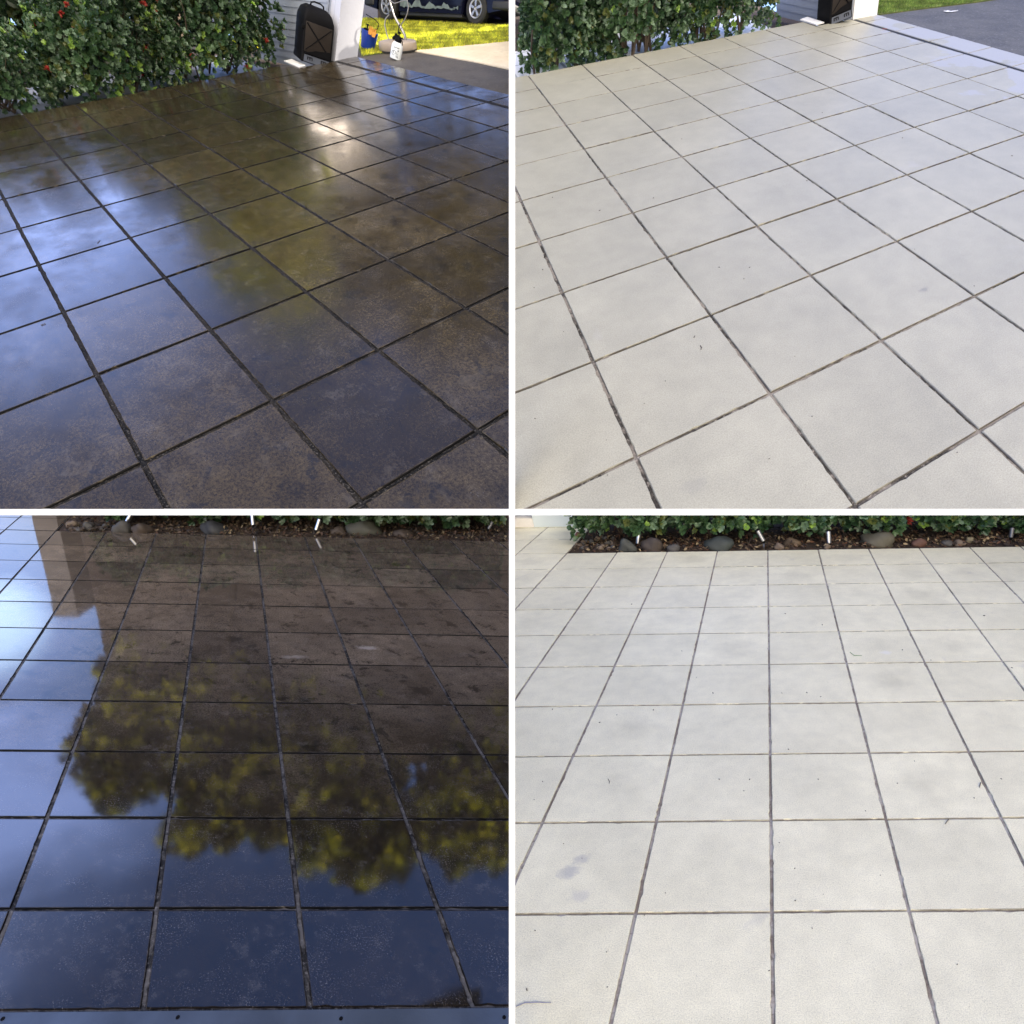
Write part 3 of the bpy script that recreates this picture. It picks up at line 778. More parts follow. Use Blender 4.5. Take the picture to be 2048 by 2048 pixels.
# ------------------------------------------------------------------ black bin
M_BINFACE = mat('bin_front', (0.022, 0.017, 0.014), 0.55, spec=.2, var=0.15)
M_BINFOOT = mat('bin_foot', (0.05, 0.06, 0.085), 0.4, var=0.1)
def bin_(sp, w, d, h, label, full=True):
    t = sp.thing('storage_bin', label, 'bin'); k = sp.k
    b = MB()
    def ring(x, y0, y1, z, c):   # rounded rectangle
        pts = []
        for (cx, cy, a0) in ((x - c, y1 - c, 0), (-x + c, y1 - c, 90), (-x + c, y0 + c, 180), (x - c, y0 + c, 270)):
            for a in (0, 30, 60, 90):
                pts.append((cx + c * math.cos(R(a0 + a)), cy + c * math.sin(R(a0 + a)), z))
        return pts
    W, D = w / 2, d / 2
    b.loft([ring(W, -D, D, h * 0.14, 3), ring(W, -D, D, h * 0.70, 4), ring(W * 0.98, -D * 0.97, D * 0.97, h * 0.76, 5), ring(W * 0.86, -D * 0.80, D * 0.82, h * 0.87, 6), ring(W * 0.62, -D * 0.5, D * 0.55, h * 0.93, 6), ring(W * 0.45, -D * 0.3, D * 0.35, h * 0.935, 4)])
    body = b.out('body', M_BLACKP, t, True, k)
    b = MB(); b.loft([ring(W * 1.0, -D * 1.12, D * 1.0, 0, 2), ring(W * 1.02, -D * 1.10, D * 1.02, h * 0.03, 2), ring(W * 0.97, -D * 0.98, D * 0.98, h * 0.145, 2)])
    b.out('base', M_BLACKP, t, True, k)
    # sloping grey foot panel with vent cut-outs
    f = MB(); f.add([(-W * 0.86, -D * 1.16, h * .015), (W * 0.9, -D * 1.16, h * .015), (W * 0.84, -D * 1.03, h * 0.13), (-W * 0.8, -D * 1.03, h * 0.13), (-W * 0.86, -D * 1.1, h * .015), (W * 0.9, -D * 1.1, h * .015), (W * 0.84, -D * 0.97, h * 0.13), (-W * 0.8, -D * 0.97, h * 0.13)],
                    [(0, 1, 2, 3), (7, 6, 5, 4), (0, 4, 5, 1), (1, 5, 6, 2), (2, 6, 7, 3), (3, 7, 4, 0)])
    fo = f.out('foot_panel', M_BINFOOT, t, False, k)
    for cx in (-W * 0.45, W * 0.45):
        v = MB()
        for (x, z0, z1) in ((-4.2, .055, .10), (0, .055, .10), (4.2, .055, .10), (-2.1, .095, .108), (2.1, .095, .108)):
            hw = 0.9 if z1 - z0 > .02 else 2.6
            yy = lambda z: -D * (1.175 - (z - .015) / .115 * .13)
            v.add([(cx + x - hw, yy(z0) - .05, z0 * h), (cx + x + hw, yy(z0) - .05, z0 * h), (cx + x + hw, yy(z1) - .05, z1 * h), (cx + x - hw, yy(z1) - .05, z1 * h),
                   (cx + x - hw, yy(z0) + .8, z0 * h), (cx + x + hw, yy(z0) + .8, z0 * h), (cx + x + hw, yy(z1) + .8, z1 * h), (cx + x - hw, yy(z1) + .8, z1 * h)],
                  [(0, 1, 2, 3), (7, 6, 5, 4), (0, 4, 5, 1), (1, 5, 6, 2), (2, 6, 7, 3), (3, 7, 4, 0)])
        v.out('vent', M_BLACKP, fo, False, k)
    # raised brown-grey front panel and its crossed ribs
    f = MB(); f.box(-W * 0.84, W * 0.86, -D * 1.03, -D * 0.98, h * 0.18, h * 0.68, 0.6)
    fp = f.out('front_panel', M_BINFACE, t, True, k)
    for s in (-1, 1):
        r = MB(); a, c = Vector((-W * 0.78 * s, -D * 1.05, h * 0.66)), Vector((W * 0.78 * s, -D * 1.05, h * 0.21))
        r.tube([a, c], 1.3 if s == 1 else 0.8, 6); r.out('rib', M_BLACKP, fp, True, k)
    # low wedge at the bottom of the front
    r = MB(); r.prism([(-W * .8, h * .155), (W * .86, h * .155), (W * .86, h * .29), (-W * .1, h * .24)], -D * 1.09, -D * 1.0); r.out('kick_plate', M_BLACKP, t, False, k)
    # handle on the lid and a side catch
    r = MB(); r.tube([(-W * .42, -D * .1, h * .93), (-W * .40, -D * .1, h * .98), (-W * .2, -D * .1, h * 1.005), (W * .2, -D * .1, h * 1.005), (W * .4, -D * .1, h * .98), (W * .42, -D * .1, h * .93)], 1.6, 8); r.out('handle', M_BLACKP, t, True, k)
    r = MB(); r.box(-W * 1.03 - 1, -W * .93, -D * 1.02, -D * .8, h * .53, h * .60, .5); r.out('catch', M_BLACKP, t, True, k)
    return t
bin_(Spot(TL, 624, 124, 30), 58, 56, 112, 'tall black plastic bin with crossed ribs standing by the weatherboard wall')
bin_(Spot(TR, 1667, 42, 12), 46, 44, 116, 'dark bin with grey slotted foot panel beside the white pillar of the pale yard')

# ------------------------------------------------------------------ blue bucket, spray bottle, floor cleaner, car
M_BLUE = mat('bucket_blue', (0.010, 0.045, 0.36), 0.35, var=0.1)
M_ORANGE = mat('glove_orange', (0.70, 0.30, 0.03), 0.6, var=0.2)
sp = Spot(TL, 735, 98); k = sp.k
t = sp.thing('bucket', 'blue plastic bucket on the grass beside the white pillar', 'bucket')
b = MB(); b.lathe([(12.5, 0), (13.2, 1), (15.8, 33), (16.4, 33.3), (16.4, 35), (15.0, 35), (12.4, 2)], n=28); b.out('pail', M_BLUE, t, True, k)
b = MB(); b.tube([(16 * math.cos(a), 16 * math.sin(a) * .3 - 9, 33 - 12 * math.sin(a)) for a in [math.pi * q / 12 for q in range(13)]], .5, 6); b.out('handle', M_BLACKP, t, True, k)
sp2 = Spot(TL, 729, 97.5); t = sp2.thing('pump_sprayer', 'black topped pump sprayer standing in the blue bucket', 'sprayer'); t.location = sp2.p + sp2.Z * 3 * sp2.mz
b = MB(); b.lathe([(7, 0), (7.5, 2), (7.5, 26), (5.5, 31), (4.5, 32)], n=20); b.out('tank', M_BLUE, t, True, k)
b = MB(); b.lathe([(5.4, 31), (6.6, 32), (6.6, 36), (4, 37.5), (1.4, 38), (1.4, 43), (3.4, 43.3), (3.6, 45), (1.0, 46)], n=18); b.out('pump_head', M_BLACKP, t, True, k)
b = MB(); b.tube([(5, 0, 33), (12, 0, 36), (20, -1, 45), (21, -1, 54), (14, 0, 59), (3, 0, 60.5), (-6, 1, 62)], .9, 8); b.out('hose', M_BLACKP, t, True, k)
sp3 = Spot(TL, 743, 98.5); t = sp3.thing('rubber_gloves', 'orange rubber gloves draped over the rim of the blue bucket', 'gloves'); t.location = sp3.p + sp3.Z * 0.0
for gx, gz in ((-4, 33), (3, 31)):
    b = MB()
    b.loft([[(gx + a * 3, -8 + c * 1.3 - 6.5, gz + 4) for a, c in ((-1, -1), (1, -1), (1, 1), (-1, 1))], [(gx + a * 3.6, -9 + c * 1.5 - 6.5, gz - 1) for a, c in ((-1, -1), (1, -1), (1, 1), (-1, 1))], [(gx + a * 2.6, -9 + c - 7, gz - 6) for a, c in ((-1, -1), (1, -1), (1, 1), (-1, 1))]])
    for q in range(4): b.tube([(gx - 2.4 + q * 1.6, -8.4 - 6.5, gz + 3.5), (gx - 2.8 + q * 1.9, -8 - 6.5, gz + 9 + (q % 2) * 1.5)], [0.85, 0.6], 6)
    b.tube([(gx + 2.8, -8.5 - 6.5, gz), (gx + 5.2, -8.5 - 6.5, gz + 4)], [0.9, 0.6], 6)
    b.out('glove', M_ORANGE, t, True, k)

M_BOTTLE = mat('bottle_white', (0.74, 0.78, 0.80), 0.35, var=0.03)
M_PRINT = mat('print_black', (0.02, 0.03, 0.04), 0.5)
sp = Spot(TL, 790.5, 118.5); k = sp.k
t = sp.thing('spray_bottle', 'white pump spray bottle standing on the wet asphalt in front of the floor cleaner', 'spray bottle')
b = MB(); b.lathe([(9.6, 0), (10.6, .8), (11, 3), (11, 24), (10.4, 28), (8, 32.5), (5.6, 34), (5.2, 35)], n=28, sy=.8); b.out('bottle', M_BOTTLE, t, True, k)
b = MB(); b.lathe([(6.2, 33.5), (6.4, 38), (4.6, 41), (2, 44), (1.2, 45), (1.2, 50), (3.2, 50.3), (3.4, 52.6), (1.0, 53.4)], n=20); b.tube([(3, -2, 42), (7, -4, 44), (9.5, -5, 43)], [2.0, 1.5, 1.1], 8); b.tube([(5, -3, 42), (8.5, -3, 37), (9.5, -3, 31)], [1.0, .9, .8], 6); b.tube([(0, 0, 52), (1.0, 0, 58), (3.5, 0, 64)], .5, 6); b.out('pump_head', M_BLACKP, t, True, k)
def lettering(txt, size, loc, m, parent, ext=0.02, name='lettering', shear=0.0):
    cu = bpy.data.curves.new(name, 'FONT'); cu.body = txt; cu.size = size; cu.extrude = ext; cu.align_x = 'CENTER'; cu.shear = shear
    o = bpy.data.objects.new(name, cu); C.objects.link(o); o.parent = parent
    o.location = loc; o.rotation_euler = (R(90), 0, 0); cu.materials.append(m)
    bpy.context.view_layer.update()
    me = bpy.data.meshes.new_from_object(o.evaluated_get(bpy.context.evaluated_depsgraph_get()))
    n_ = bpy.data.objects.new(name, me); C.objects.link(n_); n_.parent = parent; n_.location = loc; n_.rotation_euler = (R(90), 0, 0)
    bpy.data.objects.remove(o); return n_
mm = sp.m
lettering('1.5L', 6.2 * mm, (-0.6 * mm, -9.0 * mm, 10.5 * sp.mz), M_PRINT, t, .1 * mm)
b = MB()
for q in range(6): b.box(-5 + q * 1.8, -3.9 + q * 1.8, -8.95, -8.6, 21.6 + (q % 2) * .7, 23.6 + (q % 3) * .5)
pts = [(-3.2 + 4.2 * math.cos(a), -8.9, 12.2 + 4.6 * math.sin(a)) for a in [R(60 + q * 20) for q in range(13)]]
b.tube(pts, .35, 5); b.box(3.0, 5.4, -8.95, -8.5, 17.0, 19.0)
for q in range(3): b.box(0.5, 6.4 - q, -8.95, -8.5, 5.0 + q * 1.6, 5.5 + q * 1.6)
b.out('printed_marks', M_PRINT, t, False, k)

M_DISC = mat('cleaner_shell', (0.34, 0.28, 0.23), 0.4, var=0.1)
M_TUBE = mat('cleaner_tube', (0.36, 0.34, 0.32), 0.3, metal=0.9, var=0.1)
M_DARK = mat('dark_rubber', (0.02, 0.02, 0.02), 0.7)
sp = Spot(TL, 797, 101.5).flat(); k = sp.k; ln = sp.lean
def LN(pts): return [(x + ln * z, y, z) for x, y, z in pts]
t = sp.thing('floor_cleaner', 'round rotary floor cleaner with bent steel handles at the edge of the lawn', 'floor cleaner')
b = MB(); b.lathe([(33, 2.5), (35.5, 3.5), (36, 5), (36, 17), (34.5, 19.5), (31, 20.5), (14, 21.5), (10, 23), (4, 23.5)], n=48, sy=.75); b.out('deck', M_DISC, t, True, k)
b = MB(); b.lathe([(33.5, 0), (36.3, 0), (36.6, 3.2), (33.5, 3.4)], n=48, sy=.75); b.out('skirt', M_DARK, t, True, k)
b = MB(); b.lathe([(8, 21), (8, 27), (5, 30), (2.5, 31), (2.5, 34)], n=20); b.out('swivel', M_BLACKP, t, True, k)
b = MB(); b.tube(LN([(15, -2, 20), (13, -2, 31), (4, -1, 47), (-4, 0, 59), (-9, 1, 68), (-17, 3, 90), (-22, 4, 112)]), [2.4, 2.4, 2.2, 2.1, 1.6, 1.5, 1.5], 12); b.out('handle', M_TUBE, t, True, k)
b = MB(); b.tube(LN([(-17, -4, 20), (-22, -3, 34), (-26, -2, 50), (-25, -1, 62), (-18, 0, 70)]), 1.1, 10); b.out('brace', M_TUBE, t, True, k)
b = MB(); b.tube(LN([(4, 0, 47), (6, 0, 52), (12, 0, 60), (17, 0, 72), (19, 0, 84), (16, 0, 96), (6, 1, 94), (-8, 2, 90), (-18, 3, 95)]), 1.0, 10); b.out('trigger_loop', M_TUBE, t, True, k)
b = MB(); b.tube(LN([(0, 0, 33), (2, -3, 46), (4, -3, 52)]), 1.0, 8); b.out('hose', M_BLACKP, t, True, k)
for x in (-24, 24):
    b = MB(); b.lathe([(0.5, -1.2), (4.2, -1.2), (4.4, 0), (4.2, 1.2), (.5, 1.2)], c=(x, 18, 4.4), n=16, axis='x'); b.out('wheel', M_DARK, t, True, k)

# ------------------------------------------------------------------ parked car
def car():
    a, c = TL.on(773, 41.5), TL.on(949, 50.5)
    X = (c - a); L = X.length; X.normalize(); Z = (TL.U - X * TL.U.dot(X)).normalized(); Y = Z.cross(X)
    s = L / 2.85
    t = thing('parked_car', (a + c) / 2, 'dark blue wagon with muddy patches and light glinting along its sill, parked past the sunlit lawn', 'car', None, X, Y, Z)
    K = (s, s, s)
    paint = mat('car_paint', (0.0018, 0.0022, 0.012), 0.3, spec=.25, var=0.1, coat=0.1)
    glass = mat('car_glass', (0.02, 0.025, 0.03), 0.05, spec=0.8)
    tyre = mat('tyre', (0.018, 0.018, 0.018), 0.8); rim = mat('wheel_rim', (0.45, 0.45, 0.47), 0.35, metal=0.8)
    dark = mat('car_trim', (0.02, 0.02, 0.022), 0.6); mud_glint = mat('sill_glint', (0.12, 0.15, 0.15), 0.35, var=0.4, scale=14)  # sill patch colour holds both muddy patches and painted light glints
    red = mat('tail_red', (0.55, 0.02, 0.02), 0.3)
    W = 1.72
    def arch(cx, r, n=10): return [(cx + r * math.cos(math.pi - math.pi * q / n), 0.30 + r * math.sin(math.pi * q / n)) for q in range(n + 1)]
    prof = [(-2.05, 0.28)] + [(-1.425 - 0.40, 0.24)] + arch(-1.425, 0.39) + [(-1.425 + 0.40, 0.20), (1.425 - 0.40, 0.20)] + arch(1.425, 0.39) + [(1.425 + 0.42, 0.24), (2.25, 0.30), (2.30, 0.55), (2.27, 0.95), (1.6, 1.02), (-0.7, 0.98), (-1.9, 0.82), (-2.12, 0.60)]
    b = MB()
    n = len(prof)
    rings = []
    for (y, q, zz) in ((0.0, 0.97, 0.02), (0.05, 1.0, 0.0), (W - .05, 1.0, 0.0), (W, 0.97, .02)):
        rings.append([(x * q, y, z if z < .5 else z - zz) for x, z in prof])
    b.loft(rings); body = b.out('body', paint, t, False, K)
    b = MB(); cab = [(-0.95, 0.95), (-0.35, 1.42), (1.75, 1.46), (2.2, 1.0)]
    b.loft([[(x, 0.06, z) if z < 1.1 else (x, 0.2, z) for x, z in cab], [(x, W - .06, z) if z < 1.1 else (x, W - .2, z) for x, z in cab]]); b.out('roof', paint, t, False, K)
    for nm, pg in (('window', [(-0.72, 1.0), (-0.28, 1.36), (0.5, 1.38), (0.5, 1.0)]), ('window', [(0.58, 1.0), (0.58, 1.38), (1.6, 1.4), (1.85, 1.03)])):
        b = MB(); b.loft([[(x, 0.045 + (z - .95) * .32, z) for x, z in pg], [(x, 0.075 + (z - .95) * .32, z) for x, z in pg]]); b.out(nm, glass, t, False, K)
    # door skins, waist moulding, sill
    for x0, x1 in ((-0.92, 0.08), (0.10, 1.0)):
        b = MB(); b.box(x0, x1, -0.012, 0.01, 0.34, 0.93, 0.006); d = b.out('door', paint, t, True, K)
        h = MB(); h.box(x1 - .2, x1 - .05, -0.035, -0.010, .80, .83, .006); h.out('handle', dark, d, True, K)
    b = MB(); b.box(-0.98, 0.98, -0.03, 0.0, 0.62, 0.665, 0.01); b.out('side_moulding', mat('moulding', (0.06, 0.07, 0.16), 0.3), t, True, K)
    b = MB(); rr = random.Random(5)
    top = [(-0.95 + q * 0.064, 0.40 + 0.05 * math.sin(q * .9) + rr.uniform(-.035, .035) - q * .0025) for q in range(30)]
    bot = [(x, 0.285 + rr.uniform(-.02, .02)) for x, z in top]
    b.loft([[(x, -0.0165, z) for x, z in top] + [(x, -0.0165, z) for x, z in reversed(bot)], [(x, -0.008, z) for x, z in top] + [(x, -0.008, z) for x, z in reversed(bot)]]); b.out('mud_glint_sill', mud_glint, t, False, K)
    b = MB(); b.box(-1.0, 1.0, 0.04, W - .04, 0.13, 0.24, .02); b.box(-.35, .25, .3, .9, .06, .14, .02); b.out('underbody', dark, t, True, K)
    for x in (-1.425, 1.425):
        for y in (0.0, W - .2):
            b = MB(); b.lathe([(.17, -.0), (.27, .0), (.305, -.03), (.31, -.1), (.305, -.17), (.27, -.20), (.17, -.20)], c=(x, y, .31), n=36, axis='y'); w = b.out('wheel', tyre, t, True, K)
            b = MB(); b.lathe([(.01, .0), (.03, .012), (.05, -.008), (.12, -.02), (.165, .006), (.185, .010), (.19, -.02), (.19, -.06), (.01, -.06)], c=(x, y, .31), n=36, axis='y')
            for q in range(5):
                an = q * 2 * math.pi / 5 + .3
                ca, sa = math.cos(an), math.sin(an)
                b.add([(x + r_ * ca - o_ * sa, y + yy, .31 + r_ * sa + o_ * ca) for yy in (-.022, .0) for r_, o_ in ((.04, -.02), (.16, -.028), (.16, .028), (.04, .02))], [(0, 1, 2, 3), (7, 6, 5, 4), (0, 4, 5, 1), (1, 5, 6, 2), (2, 6, 7, 3), (3, 7, 4, 0)])
            b.out('rim', rim, w, True, K)
    b = MB(); b.box(2.18, 2.31, -0.01, .16, .66, .84, .02); b.out('tail_light', red, t, True, K)
    b = MB(); b.box(-2.14, -1.95, -.008, .25, .55, .68, .02); b.out('headlight', glass, t, True, K)
    for x0, x1 in ((-2.2, -1.86), (1.9, 2.4)):
        b = MB(); b.box(x0, x1, -.03, W + .03, .30, .46, .04); b.out('bumper', dark, t, True, K)
car()

# ------------------------------------------------------------------ shrubs
def shrub(yd, i0, i1, j0, j1, zlo, zhi, n, Lpx, label, cat='shrub', seed=1, flowers=0, shoots=0.05, dark=1.0, lean=0.0, name='flowering_shrub', group=None, tone=0, drop=0.0, ragged=0.32, nst=7):
    """one shrub over a patch of lattice; zlo..zhi is its leafy height in tile lengths"""
    r = random.Random(seed); S = yd.tile
    ci, cj = (i0 + i1) / 2, (j0 + j1) / 2
    p0 = yd.P(ci, cj, 0)
    x, y = yd.unit(1024, 1024)
    z = p0.y * math.cos(PITCH) - p0.z * math.sin(PITCH)
    L = Lpx * z / FL / 1024
    t = thing(name, p0, label, cat, group)
    lv = Leaves(); tips = []
    ph = [r.uniform(0, 6.28) for _ in range(6)]
    cnt = 0
    while cnt < n:
        u, v, w = r.uniform(-1, 1), r.uniform(-1, 1), r.uniform(0, 1)
        wob = 1 + ragged * (math.sin(u * 5 + ph[0]) * math.sin(v * 4 + ph[1]) + 0.6 * math.sin(u * 11 + w * 7 + ph[2]) * math.sin(v * 9 + ph[3]))
        ww = (w - drop) / (1 - drop)
        rad = math.sqrt(u * u * 0.9 + v * v + (max(ww, 0) ** 2) * 0.85 + (min(ww, 0) * 1.6) ** 2)
        lim = 1.02 * wob
        if rad > lim: continue
        depth = (lim - rad) / lim
        if depth > 0.5 and r.random() < 0.9: continue
        if depth > 0.25 and r.random() < 0.5: continue
        if w < 0.14 and r.random() < 0.65: continue
        if r.random() < 0.35 * (math.sin(u * 14 + ph[1]) * math.sin(w * 13 + ph[3]) > 0.1): continue
        # gaps
        if math.sin(u * 9 + ph[4]) * math.sin(w * 8 + ph[5]) * math.sin(v * 7 + ph[0]) > 0.30: continue
        p = yd.P(ci + u * (i1 - i0) / 2, cj + v * (j1 - j0) / 2, 0) + yd.U * ((zlo + w * (zhi - zlo)) * S)
        if not own_side(yd, p, L * 1.3): cnt += 0.2; continue
        ax = (p - (p0 + yd.U * S * (zlo + 0.35 * (zhi - zlo)))).normalized() + yd.U * 0.55 + Vector((r.gauss(0, .35), r.gauss(0, .35), r.gauss(0, .3)))
        q = r.random()
        if q < shoots and depth < 0.22: col = (0.22, 0.34, 0.07)
        elif q < 0.38: col = (0.055, 0.105, 0.045)
        elif q < 0.62: col = (0.15, 0.22, 0.14)
        elif q < 0.70: col = (0.10, 0.12, 0.035)
        else: col = (0.03, 0.065, 0.03)
        if tone: col = (col[0] * .9, col[1] * 1.0, col[2] * .9)
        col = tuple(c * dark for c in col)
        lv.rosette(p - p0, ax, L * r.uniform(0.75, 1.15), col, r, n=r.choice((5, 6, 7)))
        if depth < 0.12: tips.append((p - p0, ax.normalized()))
        cnt += 1
    lv.out('foliage', M_LEAF, t)
    b = MB()
    for q in range(nst):
        a = r.uniform(-.6, .6), r.uniform(-.5, .5)
        base = yd.P(ci + a[0] * (i1 - i0) * .4, cj + a[1] * (j1 - j0) * .4, -0.22 * S if yd in (TL, TR) else -.01 * S) - p0
        for br in range(3):
            end = yd.P(ci + (a[0] + r.uniform(-.5, .5)) * (i1 - i0) * .5, cj + (a[1] + r.uniform(-.5, .5)) * (j1 - j0) * .5, 0) + yd.U * S * (zlo + (zhi - zlo) * r.uniform(.4, .85)) - p0
            if not own_side(yd, base + p0, .02 * S) or not own_side(yd, end + p0, .02 * S): continue
            m1 = base.lerp(end, .35) + Vector((r.gauss(0, .04), r.gauss(0, .04), r.gauss(0, .03))) * S
            m2 = base.lerp(end, .7) + Vector((r.gauss(0, .05), r.gauss(0, .05), r.gauss(0, .04))) * S
            b.tube([base, m1, m2, end], [.022 * S, .017 * S, .011 * S, .004 * S], 6)
    b.out('stems', M_BARK, t, True)
    cam_side = [tp for tp in tips if tp[1].y < 0.35]
    for q in range(flowers):
        if not cam_side: break
        tp, ax = r.choice(cam_side)
        fl = Leaves(); 
        for e in range(34):
            d = (ax + Vector((r.gauss(0, .6), r.gauss(0, .6), r.gauss(0, .6)))).normalized()
            cc = r.choice(((0.48, 0.05, 0.05), (0.60, 0.12, 0.10), (0.32, 0.02, 0.02)))
            fl.leaf(tp + ax * L * .6, d, d.orthogonal(), L * r.uniform(.6, 1.0), L * .28, cc)
        fl.out('flower', M_PETAL, t)
    return t

shrub(TL, -1.4, 2.3, -5.2, -3.0, -0.18, 1.35, 2600, 10.0, 'low sprawling green shrub at the far left of the dark wet slabs', seed=11, flowers=16, shoots=.05)
shrub(TL, 1.6, 4.6, -5.2, -3.0, -0.15, 2.3, 4700, 8.2, 'big grey green shrub with pale shoots in the middle of the dark wet hedge', seed=12, flowers=36, shoots=.09)
shrub(TL, 3.9, 7.15, -5.0, -3.05, -0.15, 2.6, 5000, 7.9, 'tall red flowered shrub leaning towards the black bin by the weatherboard wall', seed=13, flowers=40, shoots=.07)
shrub(TR, 0.4, 2.9, -4.9, -2.95, -0.22, 1.9, 3600, 9.5, 'loose dark shrub over white path blocks at the far left of the pale slabs', seed=21, flowers=2, shoots=.03)
shrub(TR, 2.2, 4.6, -4.9, -2.95, -0.15, 2.0, 2700, 9.0, 'open twiggy shrub with bright lime leaves in the middle of the pale yard hedge', seed=22, flowers=2, shoots=.05)
shrub(TR, 4.0, 6.85, -4.8, -3.05, -0.15, 2.2, 3200, 8.6, 'dense green shrub reaching to the bin at the pale slabs', seed=23, flowers=1, shoots=.05)
# darker planting behind the wet yard hedge, closing the view
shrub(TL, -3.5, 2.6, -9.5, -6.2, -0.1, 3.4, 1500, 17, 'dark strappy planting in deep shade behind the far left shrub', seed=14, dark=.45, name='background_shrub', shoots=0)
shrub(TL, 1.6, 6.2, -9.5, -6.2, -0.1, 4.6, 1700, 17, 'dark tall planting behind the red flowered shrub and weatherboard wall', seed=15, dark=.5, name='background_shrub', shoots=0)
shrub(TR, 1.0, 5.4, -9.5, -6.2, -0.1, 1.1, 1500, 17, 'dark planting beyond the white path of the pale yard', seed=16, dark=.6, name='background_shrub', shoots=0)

def lower_shrubs(yd, jb, spans, words, flowers, seed, dark):
    for q, ((a, c), wd) in enumerate(zip(spans, words)):
        shrub(yd, a, c, jb + 0.42, jb + 2.6, 0.16, 1.3, 1150, 11.5, wd, seed=seed + q, flowers=flowers[q], shoots=.05, dark=dark, drop=.3, nst=5)
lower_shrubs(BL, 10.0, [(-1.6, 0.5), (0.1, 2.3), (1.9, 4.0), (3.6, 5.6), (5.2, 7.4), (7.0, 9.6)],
    ['shaded shrub over the corner stones of the mirror wet yard', 'shaded shrub behind the big grey boulder of the mirror wet yard', 'shaded shrub between the two lit spotlights of the mirror wet yard',
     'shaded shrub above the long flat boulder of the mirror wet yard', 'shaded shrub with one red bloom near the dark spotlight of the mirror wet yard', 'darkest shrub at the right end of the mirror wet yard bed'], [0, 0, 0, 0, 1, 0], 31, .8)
lower_shrubs(BR, 9.06, [(-3.05, -0.9), (-1.2, 0.9), (0.6, 2.6), (2.2, 4.2), (3.8, 5.9), (5.5, 8.0)],
    ['leafy shrub hanging over the corner pebbles beside the pale blue wall', 'leafy shrub behind the flat dark boulder of the cream yard', 'leafy shrub between the two middle spotlights of the cream yard',
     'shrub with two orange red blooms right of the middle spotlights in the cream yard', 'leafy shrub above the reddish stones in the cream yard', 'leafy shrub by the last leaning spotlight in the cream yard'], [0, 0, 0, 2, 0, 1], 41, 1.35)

# ------------------------------------------------------------------ garden beds of the lower yards
def stone(yd, px, py, wpx, hpx, col, label, seed, group=None, name='boulder', rough=.7, cat='boulder'):
    r = random.Random(seed); s_ = Spot(yd, px, py, r.uniform(-15, 15), h=-0.006 * yd.tile)
    key = 'stone_%d_%d_%d' % tuple(int(c * 100) for c in col)
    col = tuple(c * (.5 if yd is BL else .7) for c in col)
    key = 'stone_%d_%d_%d' % tuple(int(c * 300) for c in col)
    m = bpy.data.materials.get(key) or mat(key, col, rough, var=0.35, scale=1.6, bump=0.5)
    bm = bmesh.new(); bmesh.ops.create_icosphere(bm, subdivisions=3, radius=1)
    a, b_, c_ = wpx / 2, wpx / 2 * r.uniform(.6, .75), hpx
    ph = [r.uniform(0, 6) for _ in range(4)]
    for v in bm.verts:
        d = v.co.copy(); f = 1 + .16 * math.sin(3 * d.x + ph[0]) * math.cos(2.5 * d.y + ph[1]) + .11 * math.sin(4.3 * d.z + ph[2] + 4 * d.x) + .05 * math.sin(9 * d.x + ph[3]) * math.sin(8 * d.z + 7 * d.y)
        v.co = Vector((d.x * a * f * s_.m, d.y * b_ * f * s_.m, (max(d.z, -.25) * c_ * .74 - c_ * .05) * f * s_.mz))
    o_me = bpy.data.meshes.new(name); bm.to_mesh(o_me); bm.free(); o_me.materials.append(m)
    o_me.polygons.foreach_set('use_smooth', [True] * len(o_me.polygons))
    o = bpy.data.objects.new(name, o_me); C.objects.link(o)
    M = Matrix.Identity(4)
    for c, v in enumerate((s_.X, s_.Y, s_.Z)):
        for q in range(3): M[q][c] = v[q]
    M.translation = s_.p + s_.Y * b_ * s_.m * .9
    o.matrix_world = M
    return tag(o, label, cat, group)
sheet(BL, [(-2.0, 9.99), (12, 9.99), (12, 17), (-2.0, 17)], M_SOIL, 'garden_bed', 'dark soil bed at the far end of the mirror wet slabs', -0.035 * BL.tile, 0.05 * BL.tile, cat='soil')
sheet(BR, [(-3.0, 9.05), (11, 9.05), (11, 17), (-3.0, 17)], M_SOIL, 'garden_bed', 'dark soil bed at the far end of the cream slabs', -0.03 * BR.tile, 0.05 * BR.tile, cat='soil')
GREY, BRN, GRN, RED, TAN = (.085, .08, .075), (.075, .052, .036), (.075, .075, .055), (.13, .06, .04), (.20, .15, .11)
for (x, y, w, h, c, lab) in [
    (447, 76, 34, 22, GREY, 'mottled grey boulder left of the first spotlight at the mirror wet slabs'),
    (530, 79, 36, 20, BRN, 'brown boulder just right of the first spotlight at the mirror wet slabs'),
    (795, 81, 54, 20, (.035, .037, .04), 'wide flat slate grey boulder at the edge of the mirror wet slabs'),
    (1370, 87, 66, 22, GRN, 'long greenish boulder under pale leaves at the mirror wet slabs'),
    (1275, 84, 30, 12, BRN, 'low brown stone between the third spotlight and the greenish boulder'),
    (330, 66, 24, 14, GREY, 'small grey stone near the bed corner of the mirror wet slabs'),
    (262, 58, 22, 15, TAN, 'pale tan stone on the bed corner of the mirror wet slabs'),
    (1520, 94, 40, 9, BRN, 'flat brown stone in leaf litter right of the greenish boulder')]:
    X_, Y_ = zp('BL', x, y); stone(BL, X_, Y_, w, h, c, lab, int(x))
